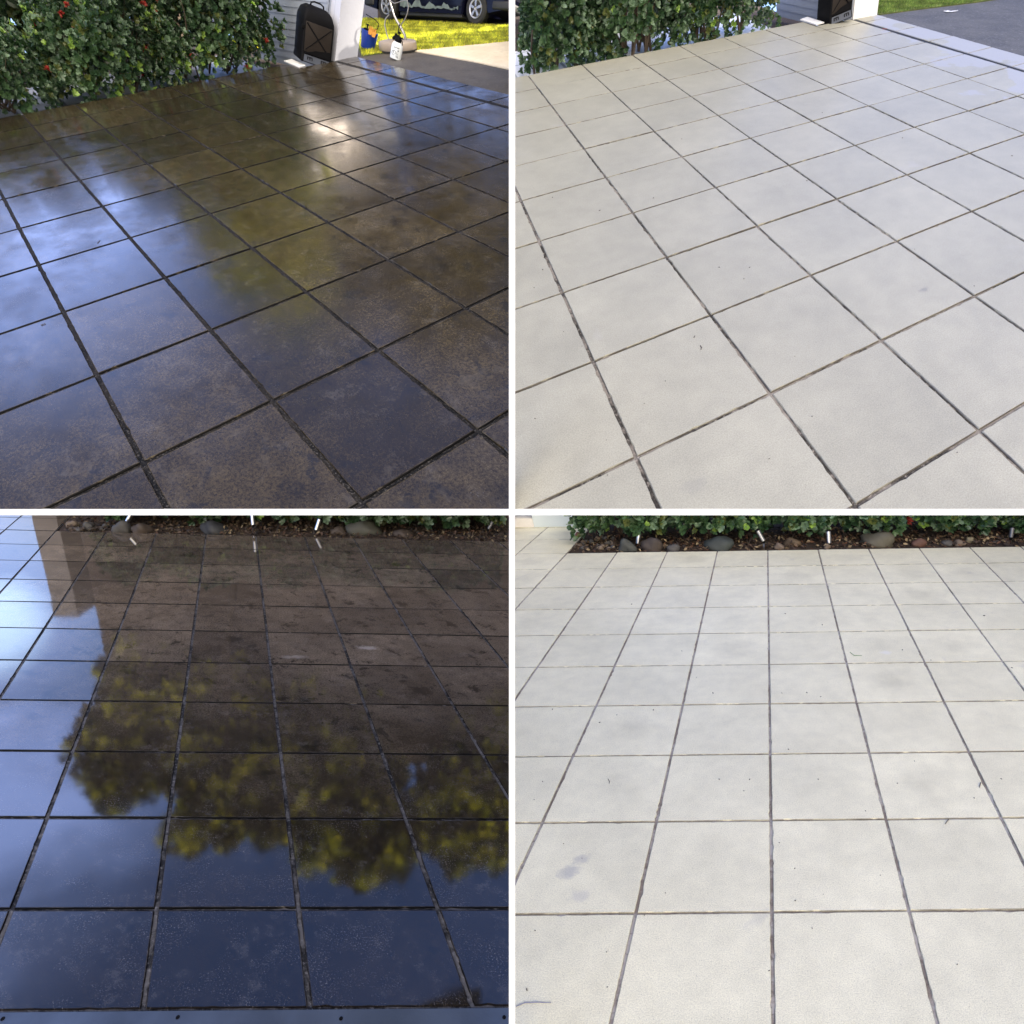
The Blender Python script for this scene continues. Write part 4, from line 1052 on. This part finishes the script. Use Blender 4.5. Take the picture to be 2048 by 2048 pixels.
for (x, y, w, h, c, lab) in [
    (440, 147, 38, 24, (.075, .08, .07), 'rounded grey green boulder left of the first spotlight at the cream slabs'),
    (535, 147, 42, 27, (.065, .048, .038), 'purple brown boulder right of the first spotlight at the cream slabs'),
    (795, 143, 56, 21, (.045, .055, .05), 'smooth dark oval boulder at the edge of the cream slabs'),
    (1385, 130, 66, 22, (.11, .10, .07), 'long buff boulder under a green shoot at the cream slabs'),
    (610, 146, 26, 13, GREY, 'small grey stone between the brown boulder and the leaf litter of the cream yard'),
    (1065, 126, 32, 14, (.12, .08, .045), 'ochre stone between the two middle spotlights of the cream yard'),
    (1010, 138, 20, 10, TAN, 'little pink tan stone beside the second spotlight post of the cream yard'),
    (1540, 128, 28, 13, RED, 'reddish stone right of the long buff boulder'),
    (1650, 126, 26, 9, GREY, 'bluish flat stone at the cream slab edge'),
    (1700, 125, 24, 9, TAN, 'pinkish broken stone next to the bluish flat stone'),
    (1735, 112, 16, 10, (.28, .24, .15), 'small yellowish pebble set back in the dark soil of the cream yard'),
    (250, 92, 13, 10, (.26, .10, .08), 'red brick fragment at the bed corner by the pale blue wall'),
    (1195, 136, 14, 9, TAN, 'small tan stone below the third spotlight of the cream yard')]:
    X_, Y_ = zp('BR', x, y); stone(BR, X_, Y_, w, h, c, lab, int(x) + 5)
rp_ = random.Random(3)
for q in range(26):
    x = 235 + rp_.uniform(0, 150); y = 143 - rp_.uniform(0, 42) * (0.4 + (x - 235) / 150)
    X_, Y_ = zp('BR', x, y); stone(BR, X_, Y_, rp_.uniform(7, 14), rp_.uniform(5, 8), rp_.choice((GREY, BRN, TAN, (.09, .09, .10))), 'small rounded stone in the corner heap at the cream slabs', 100 + q, 'corner stones at the cream slabs', 'pebble', cat='pebble')
for q in range(14):
    x = 262 + rp_.uniform(0, 130); y = 72 - rp_.uniform(0, 26) * (0.4 + (x - 262) / 130)
    X_, Y_ = zp('BL', x, y); stone(BL, X_, Y_, rp_.uniform(7, 13), rp_.uniform(4, 7), rp_.choice((GREY, BRN, (.09, .09, .10))), 'small wet stone in the corner heap at the mirror wet slabs', 150 + q, 'corner stones at the mirror wet slabs', 'pebble', cat='pebble')
# leaf litter
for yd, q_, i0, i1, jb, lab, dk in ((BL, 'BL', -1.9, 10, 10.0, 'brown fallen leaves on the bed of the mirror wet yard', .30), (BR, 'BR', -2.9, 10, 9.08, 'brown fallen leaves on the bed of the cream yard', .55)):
    r = random.Random(77); lv = Leaves(); S = yd.tile; p0 = yd.P(2, jb, 0)
    for e in range(4200):
        i = r.uniform(i0, i1); j = jb + 0.03 + abs(r.gauss(0, .9))
        p = yd.P(i, j, S * r.uniform(-.03, .05)) - p0
        if not own_side(yd, p + p0, .1): continue
        d = Vector((r.gauss(0, 1), r.gauss(0, 1), r.gauss(0, .35))).normalized()
        nrm = (Vector((r.gauss(0, .5), r.gauss(0, .5), 0)) + yd.N).normalized()
        c = r.choice(((.16, .09, .055), (.10, .06, .04), (.22, .14, .08), (.50, .38, .22), (.06, .04, .03), (.05, .035, .03), (.22, .10, .05)))
        v = r.uniform(.6, 1.2) * dk
        lv.leaf(p, d, nrm, S * r.uniform(.05, .11), S * r.uniform(.03, .06), (c[0] * v, c[1] * v, c[2] * v))
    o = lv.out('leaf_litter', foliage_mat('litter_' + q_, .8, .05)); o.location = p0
    tag(o, lab, 'leaf litter', kind='stuff')

# spotlights
def spotlight(yd, q_, bx, by, tx, ty, top, length, rad, label, post=True, dull=False):
    X_, Y_ = zp(q_, bx, by); s_ = Spot(yd, X_, Y_, h=-0.03 * yd.tile); t = s_.thing('garden_spotlight', label, 'spotlight', 'spotlights along the ' + ('mirror wet' if yd is BL else 'cream') + ' yard bed'); k = s_.k
    m = M_STEEL if not dull else mat('dull_steel', (.16, .16, .17), .45, metal=.8)
    a = Vector((0, 2, top)); d = Vector((tx, 0.5, ty)).normalized()
    if post: b = MB(); b.tube([(0, 2, -2), (0, 2, top - 2)], rad * .5, 10); b.out('post', m, t, True, k)
    else: b = MB(); b.tube([(1.5, 2, -3), (2.2, 2, 2), (0, 2, top - 1)], rad * .28, 8); b.out('post', m, t, True, k)
    b = MB(); b.tube([a - d * 1.5 - Vector((0, 0, 2)), a, a + d * 1.5], rad * .55, 10); b.out('knuckle', M_BLACKP, t, True, k)
    b = MB(); b.tube([a + d * 1, a + d * 1.2, a + d * length, a + d * (length + .01)], [rad * .8, rad, rad, rad * .9], 18); b.out('barrel', m, t, True, k)
    b = MB(); b.tube([a + d * (length - .5), a + d * (length + 1.4)], rad * 1.08, 18); b.out('glare_ring', M_BLACKP, t, True, k)
    b = MB(); b.tube([(1, 1, top - 3), (4.5, 0, top - 2), (6.5, 1, top - 4), (6, 2, -2)], .5, 6); b.out('cable', M_DARK, t, True, k)
spotlight(BL, 'BL', 478, 62, .38, 1, 13, 20, 4.3, 'steel spotlight leaning right between the grey and brown boulders of the mirror wet yard', False)
spotlight(BL, 'BL', 953, 76, -.35, 1, 15, 22, 4.0, 'steel spotlight leaning left on a post by the joint of the mirror wet slabs')
spotlight(BL, 'BL', 1190, 82, .15, 1, 8, 21, 4.3, 'steel spotlight third along, mirrored in the mirror wet slab below it', False)
spotlight(BL, 'BL', 1838, 80, .35, 1, 9, 19, 3.6, 'dull dark spotlight at the right end of the mirror wet bed', False, True)
spotlight(BR, 'BR', 476, 126, .42, 1, 4, 20, 4.6, 'steel spotlight leaning right between the grey green and purple brown boulders', False)
spotlight(BR, 'BR', 952, 136, -.42, 1, 15, 22, 4.3, 'steel spotlight leaning left on a short post in the cream yard')
spotlight(BR, 'BR', 1197, 128, .14, 1, 6, 22, 4.7, 'upright steel spotlight third along the cream yard bed', False)
spotlight(BR, 'BR', 1882, 112, .32, 1, 9, 18, 3.8, 'dull leaning spotlight at the right end of the cream yard bed', False, True)

# pale blue wall and door step by the cream yard
M_BLUEW = mat('pale_blue_render', (0.66, 0.74, 0.78), 0.6, var=0.03, scale=.6)
p, q = BR.P(-4.32, 11.08), BR.P(-3.10, 11.08); d = away(BR, p, q, 1.5)
t = thing('rendered_wall', p, 'pale blue rendered wall at the far left corner of the cream slabs', 'wall'); up_prism(BR, [p, q, q + d, p + d], 1.6, M_BLUEW, 'wall_face', t, p)
p, q = BR.P(-5.6, 11.08), BR.P(-4.325, 11.08); d = away(BR, p, q, 1.4)
t = thing('door_step', p, 'white door step under a grey door beside the pale blue wall', 'step')
up_prism(BR, [p, q, q + d, p + d], 0.50, mat('step_cream', (.80, .77, .74), .5, var=.02), 'tread', t, p)
d1 = d * .25
p2, q2 = p + d1, q + d1
t = thing('door', p2, 'grey door above the white step of the cream yard', 'door'); up_prism(BR, [p2, q2, q2 + d1 * .4, p2 + d1 * .4], 1.8, mat('door_grey', (.26, .30, .38), .4), 'leaf', t, p2)
# pillar and wall end reflected at the left of the mirror wet yard
p, q = BL.P(-3.55, 13.6), BL.P(-2.95, 13.6); d = away(BL, p, q, 1.4)
t = thing('pillar', p, 'grey rendered pillar beyond the far left of the mirror wet slabs', 'pillar'); up_prism(BL, [p, q, q + d, p + d], 7.0, mat('render_warm', (.27, .24, .23), .7, var=.1, scale=.6), 'shaft', t, p)

# metal threshold strip at the near edge of the mirror wet yard
M_THR = mat('threshold_metal', (.10, .115, .135), .38, metal=.6, var=.25, scale=1.2, bump=.2)
o0 = BL.P(0, -.8)
t = thing('threshold_strip', o0, 'grey metal threshold strip with dark screws along the near edge of the mirror wet slabs', 'threshold')
b = MB(); S = BL.tile
b.add([BL.P(x, j, h * S) - o0 for h in (-.03, .012) for (x, j) in ((-2, -1.6), (7, -1.6), (7, -.812), (-2, -.812))], [(0, 1, 2, 3), (4, 7, 6, 5), (0, 4, 5, 1), (1, 5, 6, 2), (2, 6, 7, 3), (3, 7, 4, 0)])
o = b.out('plate', M_THR, t)
bpy.context.view_layer.update()
bm = bmesh.new(); bm.from_mesh(o.data); co, no = CUT['BL'][0]
bmesh.ops.bisect_plane(bm, geom=bm.verts[:] + bm.edges[:] + bm.faces[:], plane_co=co - o0, plane_no=no, clear_outer=True); bm.to_mesh(o.data); bm.free()
for (x, y) in ((12, 1918), (672, 1912), (1287, 1917), (1902, 1912)):
    P0 = BL.on(*zp('BL', x, y), h=.012 * S) - o0; m_, _ = BL.scales(*zp('BL', x, y))
    b = MB(); a = BL.N.orthogonal().normalized(); c = BL.N.cross(a)
    b.loft([[P0 + (a * math.cos(w) + c * math.sin(w)) * r_ * m_ + BL.N * h for w in [q * math.pi / 8 for q in range(16)]] for r_, h in ((3.8, .002), (3.4, .008), (1.2, .004))]); b.out('screw', M_BLACKP, t, True)

# ------------------------------------------------------------------ debris on the slabs
M_TWIG = mat('twig', (.20, .18, .17), .8, var=.2); M_TWIGD = mat('twig_dark', (.06, .05, .045), .8)
def twig(yd, q_, pts, rpx, m, label, name='twig', cat='twig', group=None):
    P = [yd.on(*zp(q_, x, y)) for x, y in pts]; m_, _ = yd.scales(*zp(q_, *pts[0])); r_ = rpx * m_
    c = P[0]; b = MB(); b.tube([p_ - c + yd.N * r_ * .9 for p_ in P], [r_ * .8] + [r_] * (len(P) - 2) + [r_ * .6], 7)
    o = b.out(name, m, None, True); o.location = c; return tag(o, label, cat, group)
twig(BR, 'BR', [(14, 1867), (48, 1853), (95, 1851), (148, 1853)], 1.1, mat('stick_grey', (.22, .23, .30), .7), 'thin grey bent stick at the near left corner of the cream slabs')
twig(BR, 'BR', [(1275, 530), (1290, 542), (1320, 543)], .7, mat('grass_blade', (.12, .22, .08), .6), 'green curved blade lying on a far slab of the cream yard', 'grass_blade', 'grass blade')
twig(BR, 'BR', [(362, 1008), (368, 1018), (366, 1026)], .8, M_TWIGD, 'short curled twig on a left middle slab of the cream yard')
twig(BR, 'BR', [(1768, 1022), (1764, 1040)], 1.0, M_TWIGD, 'dark sliver beside a right hand joint of the cream yard')
twig(BR, 'BR', [(1648, 1160), (1634, 1178)], .9, M_TWIGD, 'tiny twig crossing a joint right of centre in the cream yard')
twig(TR, 'TR', [(710, 1305), (715, 1312), (713, 1320)], .9, M_TWIGD, 'tiny curled twig on the big near slab of the pale yard')
twig(TR, 'TR', [(686, 1274), (690, 1268)], .9, M_TWIGD, 'tiny dark speck of bark near the curled twig of the pale yard')
twig(TL, 'TL', [(368, 918), (378, 907)], .6, M_TWIGD, 'fine dark twig on a blue glinting slab of the dark wet yard')
twig(TL, 'TL', [(155, 1228), (172, 1222)], 1.0, M_TWIGD, 'dark bark chip on a left slab of the dark wet yard')
for q_, yd, n, lab, grp in (('BR', BR, 46, 'dark crumb of soil on the cream slabs', 'crumbs on the cream slabs'), ('TR', TR, 26, 'dark crumb of soil on the pale grey slabs', 'crumbs on the pale grey slabs')):
    r = random.Random(9)
    for e in range(n):
        x, y = r.uniform(40, 1890), 300 + 1560 * r.random() ** .8
        X_, Y_ = zp(q_, x, y); s_ = Spot(yd, X_, Y_, r.uniform(0, 180)); a = r.uniform(.7, 1.7)
        b = MB(); b.lathe([(.1, 0), (a, .2), (a * .8, .8), (.1, 1.1)], n=7, sx=r.uniform(1, 1.8), sy=.7)
        o = b.out('soil_crumb', M_TWIGD, None, True, s_.k); M = Matrix.Identity(4)
        for c, v in enumerate((s_.X, s_.Y, yd.N)):
            for qq in range(3): M[qq][c] = v[qq]
        M.translation = s_.p; o.matrix_world = M; tag(o, lab, 'crumb', grp)
# red petal on the drain
s_ = Spot(TR, *zp('TR', 1405, 112)); lv = Leaves(); r = random.Random(4)
for e in range(9): lv.leaf(Vector((r.gauss(0, 1.6), r.gauss(0, .8), .5)) * s_.m, Vector((r.gauss(0, 1), r.gauss(0, 1), .1)).normalized(), yd.N, 3.5 * s_.m, 1.6 * s_.m, (.5, .06, .04))
o = lv.out('fallen_flower', M_PETAL); o.location = s_.p + TR.N * .002; tag(o, 'small fallen red flower lying on the drain of the pale yard', 'flower')
# spilt paint on the asphalt
s_ = Spot(TR, 1899, 23); b = MB(); r = random.Random(8)
for (x, y, w, h) in ((0, 0, 22, 2.2), (-4, 2.5, 10, 1.5), (12, 1.0, 12, 1.8), (3, 4.5, 7, 1.2), (20, 3.6, 3, .8)):
    n = 14; b.add([(x + (w / 2) * math.cos(a) * r.uniform(.7, 1.2), (y + (h) * math.sin(a) * r.uniform(.6, 1.2)) * 2.2, .05) for a in [2 * math.pi * q / n for q in range(n)]], [tuple(range(n))])
o = b.out('paint_spill', M_WHITE, None, False, s_.k); M = Matrix.Identity(4)
a_ = (s_.X - TR.N * s_.X.dot(TR.N)).normalized()
for c, v in enumerate((a_, TR.N.cross(a_), TR.N)):
    for qq in range(3): M[qq][c] = v[qq]
M.translation = s_.p + TR.N * .001; o.matrix_world = M; tag(o, 'spatter of white paint dried on the dark asphalt', 'paint spill', kind='stuff')

# ------------------------------------------------------------------ lawn blades
def blades(yd, poly_px, n, hpx, label, cols, seed):
    r = random.Random(seed); V, F, CC = [], [], []; k = 0
    pts = [yd.ij(*p) for p in poly_px]
    i0, i1 = min(p[0] for p in pts), max(p[0] for p in pts); j0, j1 = min(p[1] for p in pts), max(p[1] for p in pts)
    def inside(x, y):
        c = False; m = len(pts)
        for a in range(m):
            x1, y1 = pts[a]; x2, y2 = pts[a - 1]
            if (y1 > y) != (y2 > y) and x < (x2 - x1) * (y - y1) / (y2 - y1) + x1: c = not c
        return c
    c0 = yd.on(*poly_px[0]); m0, mz0 = yd.scales(*poly_px[0])
    e = 0
    while e < n:
        i, j = r.uniform(i0, i1), r.uniform(j0, j1)
        if not inside(i, j): continue
        e += 1
        p = yd.P(i, j, 0) - c0
        h = hpx * mz0 * r.uniform(.5, 1.2); w = h * .16
        a = r.uniform(0, 6.28); s = Vector((math.cos(a), math.sin(a), 0)) * w
        ln = Vector((r.gauss(0, .35), r.gauss(0, .35), 0)) * h
        V += [p - s, p + s, p + yd.U * h + ln]; F.append((k, k + 1, k + 2)); k += 3
        c = r.choice(cols); v = r.uniform(.7, 1.3) * (1 + .3 * math.sin(i * 9 + math.sin(j * 7) * 2)); CC += [(c[0] * v, c[1] * v, c[2] * v, 1)] * 3
    o = put('lawn_grass', V, F, foliage_mat('grass_' + str(seed), .6, .45), cols=CC); o.location = c0
    return tag(o, label, 'grass', kind='stuff')
blades(TL, [(723, 112), (777, 104.5), (826, 102.5), (1016, 84), (1016, 52), (850, 44), (727, 37), (712, 60)], 42000, 5.5, 'sunlit yellow green grass between the driveway and the parked car', ((.72, .64, .07), (.80, .72, .10), (.50, .50, .06), (.30, .33, .05)), 5)
blades(TR, [(1757, 29), (1850, 16.5), (1960, 3), (2000, -3), (2000, -12), (1740, -12), (1748, 20)], 16000, 5, 'green grass of the verge beyond the dark asphalt', ((.12, .20, .05), (.20, .26, .08), (.28, .30, .12), (.09, .15, .04)), 6)

# ------------------------------------------------------------------ trees seen mirrored in the wet slabs
def mirror_dir(yd, px, py):
    p = yd.on(px, py); d = p.normalized(); N = yd.N
    return p, (d - N * 2 * d.dot(N)).normalized()
def tree(yd, spots, label, leaf, per, seed, ground, cols, trunk_r):
    """spots: (px, py, distance, radius) of crown masses, placed where the wet ground mirrors them"""
    r = random.Random(seed); lv = Leaves(); cs = []
    for (px, py, dist, rad) in spots:
        p, d = mirror_dir(yd, px, py); kk = KL if yd.height > 3 else KU; cs.append((p + d * dist * kk, rad * kk))
    base = sum((c for c, _ in cs), Vector()) / len(cs)
    p0 = Vector((base.x, base.y, 0)); 
    # drop to the ground plane of the yard
    n = yd.N; p0.z = -(n.x * p0.x + n.y * p0.y + yd.height) / n.z if ground is None else ground
    t = thing('tree', p0, label, 'tree')
    for c, rad in cs:
        ph = [r.uniform(0, 6.28) for _ in range(6)]
        for e in range(int(per * (rad / spots[0][3]) ** 2)):
            d = Vector((r.gauss(0, 1), r.gauss(0, 1), r.gauss(0, 1))).normalized()
            f = 1 + .22 * math.sin(4 * d.x + ph[0]) * math.sin(4 * d.z + ph[1]) + .14 * math.sin(9 * d.y + ph[2]) * math.sin(8 * d.z + ph[3])
            rr = rad * f * (r.random() ** .28)
            if math.sin(d.x * 6 + ph[4]) * math.sin(d.z * 6 + ph[5]) > .55: continue
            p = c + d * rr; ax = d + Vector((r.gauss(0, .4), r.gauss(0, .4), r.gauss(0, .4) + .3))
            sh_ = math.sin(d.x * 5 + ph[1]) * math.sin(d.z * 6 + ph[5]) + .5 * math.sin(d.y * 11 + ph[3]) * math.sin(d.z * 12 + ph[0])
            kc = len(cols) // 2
            cc = r.choice(cols[:kc]) if (sh_ > .1) == (r.random() < .85) else r.choice(cols[kc:])  # sunlit and shaded clumps put into the leaf colours
            lv.rosette(p - p0, ax, leaf * r.uniform(.8, 1.3), cc, r, n=5)
    lv.out('crown', M_LEAF, t)
    b = MB(); top = base - p0
    b.tube([(0, 0, -.2), top * .3 + Vector((.1, 0, 0)), top * .6, top * .9], [trunk_r * 1.3, trunk_r * .8, trunk_r * .6, trunk_r * .3], 12)
    for c, rad in cs:
        e = c - p0; b.tube([top * .45, (top * .55).lerp(e, .5), e], [trunk_r * .5, trunk_r * .35, trunk_r * .12], 8)
    b.out('trunk', M_BARK, t, True)
    return t
YG2 = ((.85, .80, .22), (.70, .68, .14), (.30, .32, .06), (.14, .15, .04))  # sunlit look of the small tree carried by these bright leaf tints
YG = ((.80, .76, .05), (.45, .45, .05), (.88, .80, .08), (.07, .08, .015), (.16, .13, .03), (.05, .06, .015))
def zb(x, y): return zp('BL', x, y)
TREES = [([(520, 800, 16, 1.8), (480, 960, 16, 1.25), (570, 620, 17, 1.7)], 'broad olive tree mirrored left of centre in the wet slabs'),
         ([(830, 760, 16, 2.1), (850, 990, 16, 1.9), (700, 1190, 16, .7), (860, 1150, 16, .8)], 'olive tree mirrored in the middle of the wet slabs'),
         ([(1300, 1050, 16, 2.3), (1420, 1240, 16, 1.5), (1250, 760, 17, 2.0), (1110, 960, 16, 1.4), (1040, 1165, 16, .8)], 'large olive tree mirrored right of the middle of the wet slabs'),
         ([(1760, 1080, 16, 2.2), (1740, 1230, 16, 1.1), (1880, 860, 17, 1.7)], 'olive tree mirrored at the right edge of the wet slabs')]
for q, (sp_, lab) in enumerate(TREES):
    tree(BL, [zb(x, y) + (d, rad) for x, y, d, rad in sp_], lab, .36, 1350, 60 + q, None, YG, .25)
DK = ((.05, .05, .015), (.09, .085, .02), (.025, .03, .01), (.14, .13, .03))
def za(x, y): return zp('TL', x, y)
tree(TL, [za(1020, 640) + (7.5, .95), za(900, 860) + (8.0, .85), za(1050, 1000) + (8.3, .95)], 'small sunlit tree behind the hedge of the dark wet yard', .085, 1300, 71, None, YG2, .04)
tree(TL, [za(1500, 820) + (11, 2.0), za(1800, 1050) + (11, 2.2), za(1300, 980) + (11, 1.4), za(1850, 700) + (11.4, 1.8)], 'dense dark tree behind the board wall of the dark wet yard', .10, 2400, 72, None, DK, .05)

# unseen brown backing added beyond the bed to darken the far slab reflections
p, q = BL.P(-2.95, 15.5), BL.P(11, 15.5); d = away(BL, p, q, 1.4)
t = thing('dark_backing', p, 'tall unseen brown backing added beyond the bed to darken the mirror wet slabs', 'wall'); up_prism(BL, [p, q, q + d, p + d], 18.0, mat('backing_brown', (.13, .095, .07), .9, var=.25, scale=.5), 'wall_face', t, p, False)

# ------------------------------------------------------------------ unseen buildings added to keep the sun off all but the lawn
M_SHADE_RENDER = mat('shade_block_render', (.16, .12, .09), .85, var=.15, scale=.4)
M_SHADE_ROOF = mat('shade_block_sheet', (.12, .10, .09), .6, var=.1); M_SHADE_GLASS = mat('shade_block_glass', (.03, .04, .05), .08)
def shade_block(x0, x1, y0, y1, z0, z1, label, ridge, floors):
    t = thing('shade_block', Vector(((x0 + x1) / 2, (y0 + y1) / 2, z0)), label, 'shade_block'); o = t.location
    b = MB(); b.box(x0 - o.x, x1 - o.x, y0 - o.y, y1 - o.y, 0, z1 - z0); b.out('wall', M_SHADE_RENDER, t)
    b = MB(); xm = (x0 + x1) / 2 - o.x
    b.prism([(x0 - o.x - .6, z1 - z0), (x1 - o.x + .6, z1 - z0), (xm, z1 - z0 + ridge)], y0 - o.y - .5, y1 - o.y + .5); b.out('roof', M_SHADE_ROOF, t)
    for f in range(floors):
        for w in range(3):
            yy = y0 - o.y + (w + .5) * (y1 - y0) / 3; zz = (f + .55) * (z1 - z0) / floors
            b = MB(); b.box(x0 - o.x - .06, x0 - o.x + .02, yy - 1.2, yy + 1.2, zz - 1.0, zz + 1.0); fr = b.out('window', M_WHITE, t)
            b = MB(); b.box(x0 - o.x - .075, x0 - o.x - .062, yy - 1.08, yy + 1.08, zz - .88, zz + .88); b.out('shade_block_pane', M_SHADE_GLASS, fr)
shade_block(31, 42, -34, 15.25, -26, 20, 'tall unseen brown block added right of all four yards to shade them', 3, 5)
shade_block(31.5, 42, 15.9, 70, -32, 12, 'lower unseen brown block added beyond the tall one to shade the yards', 2, 4)
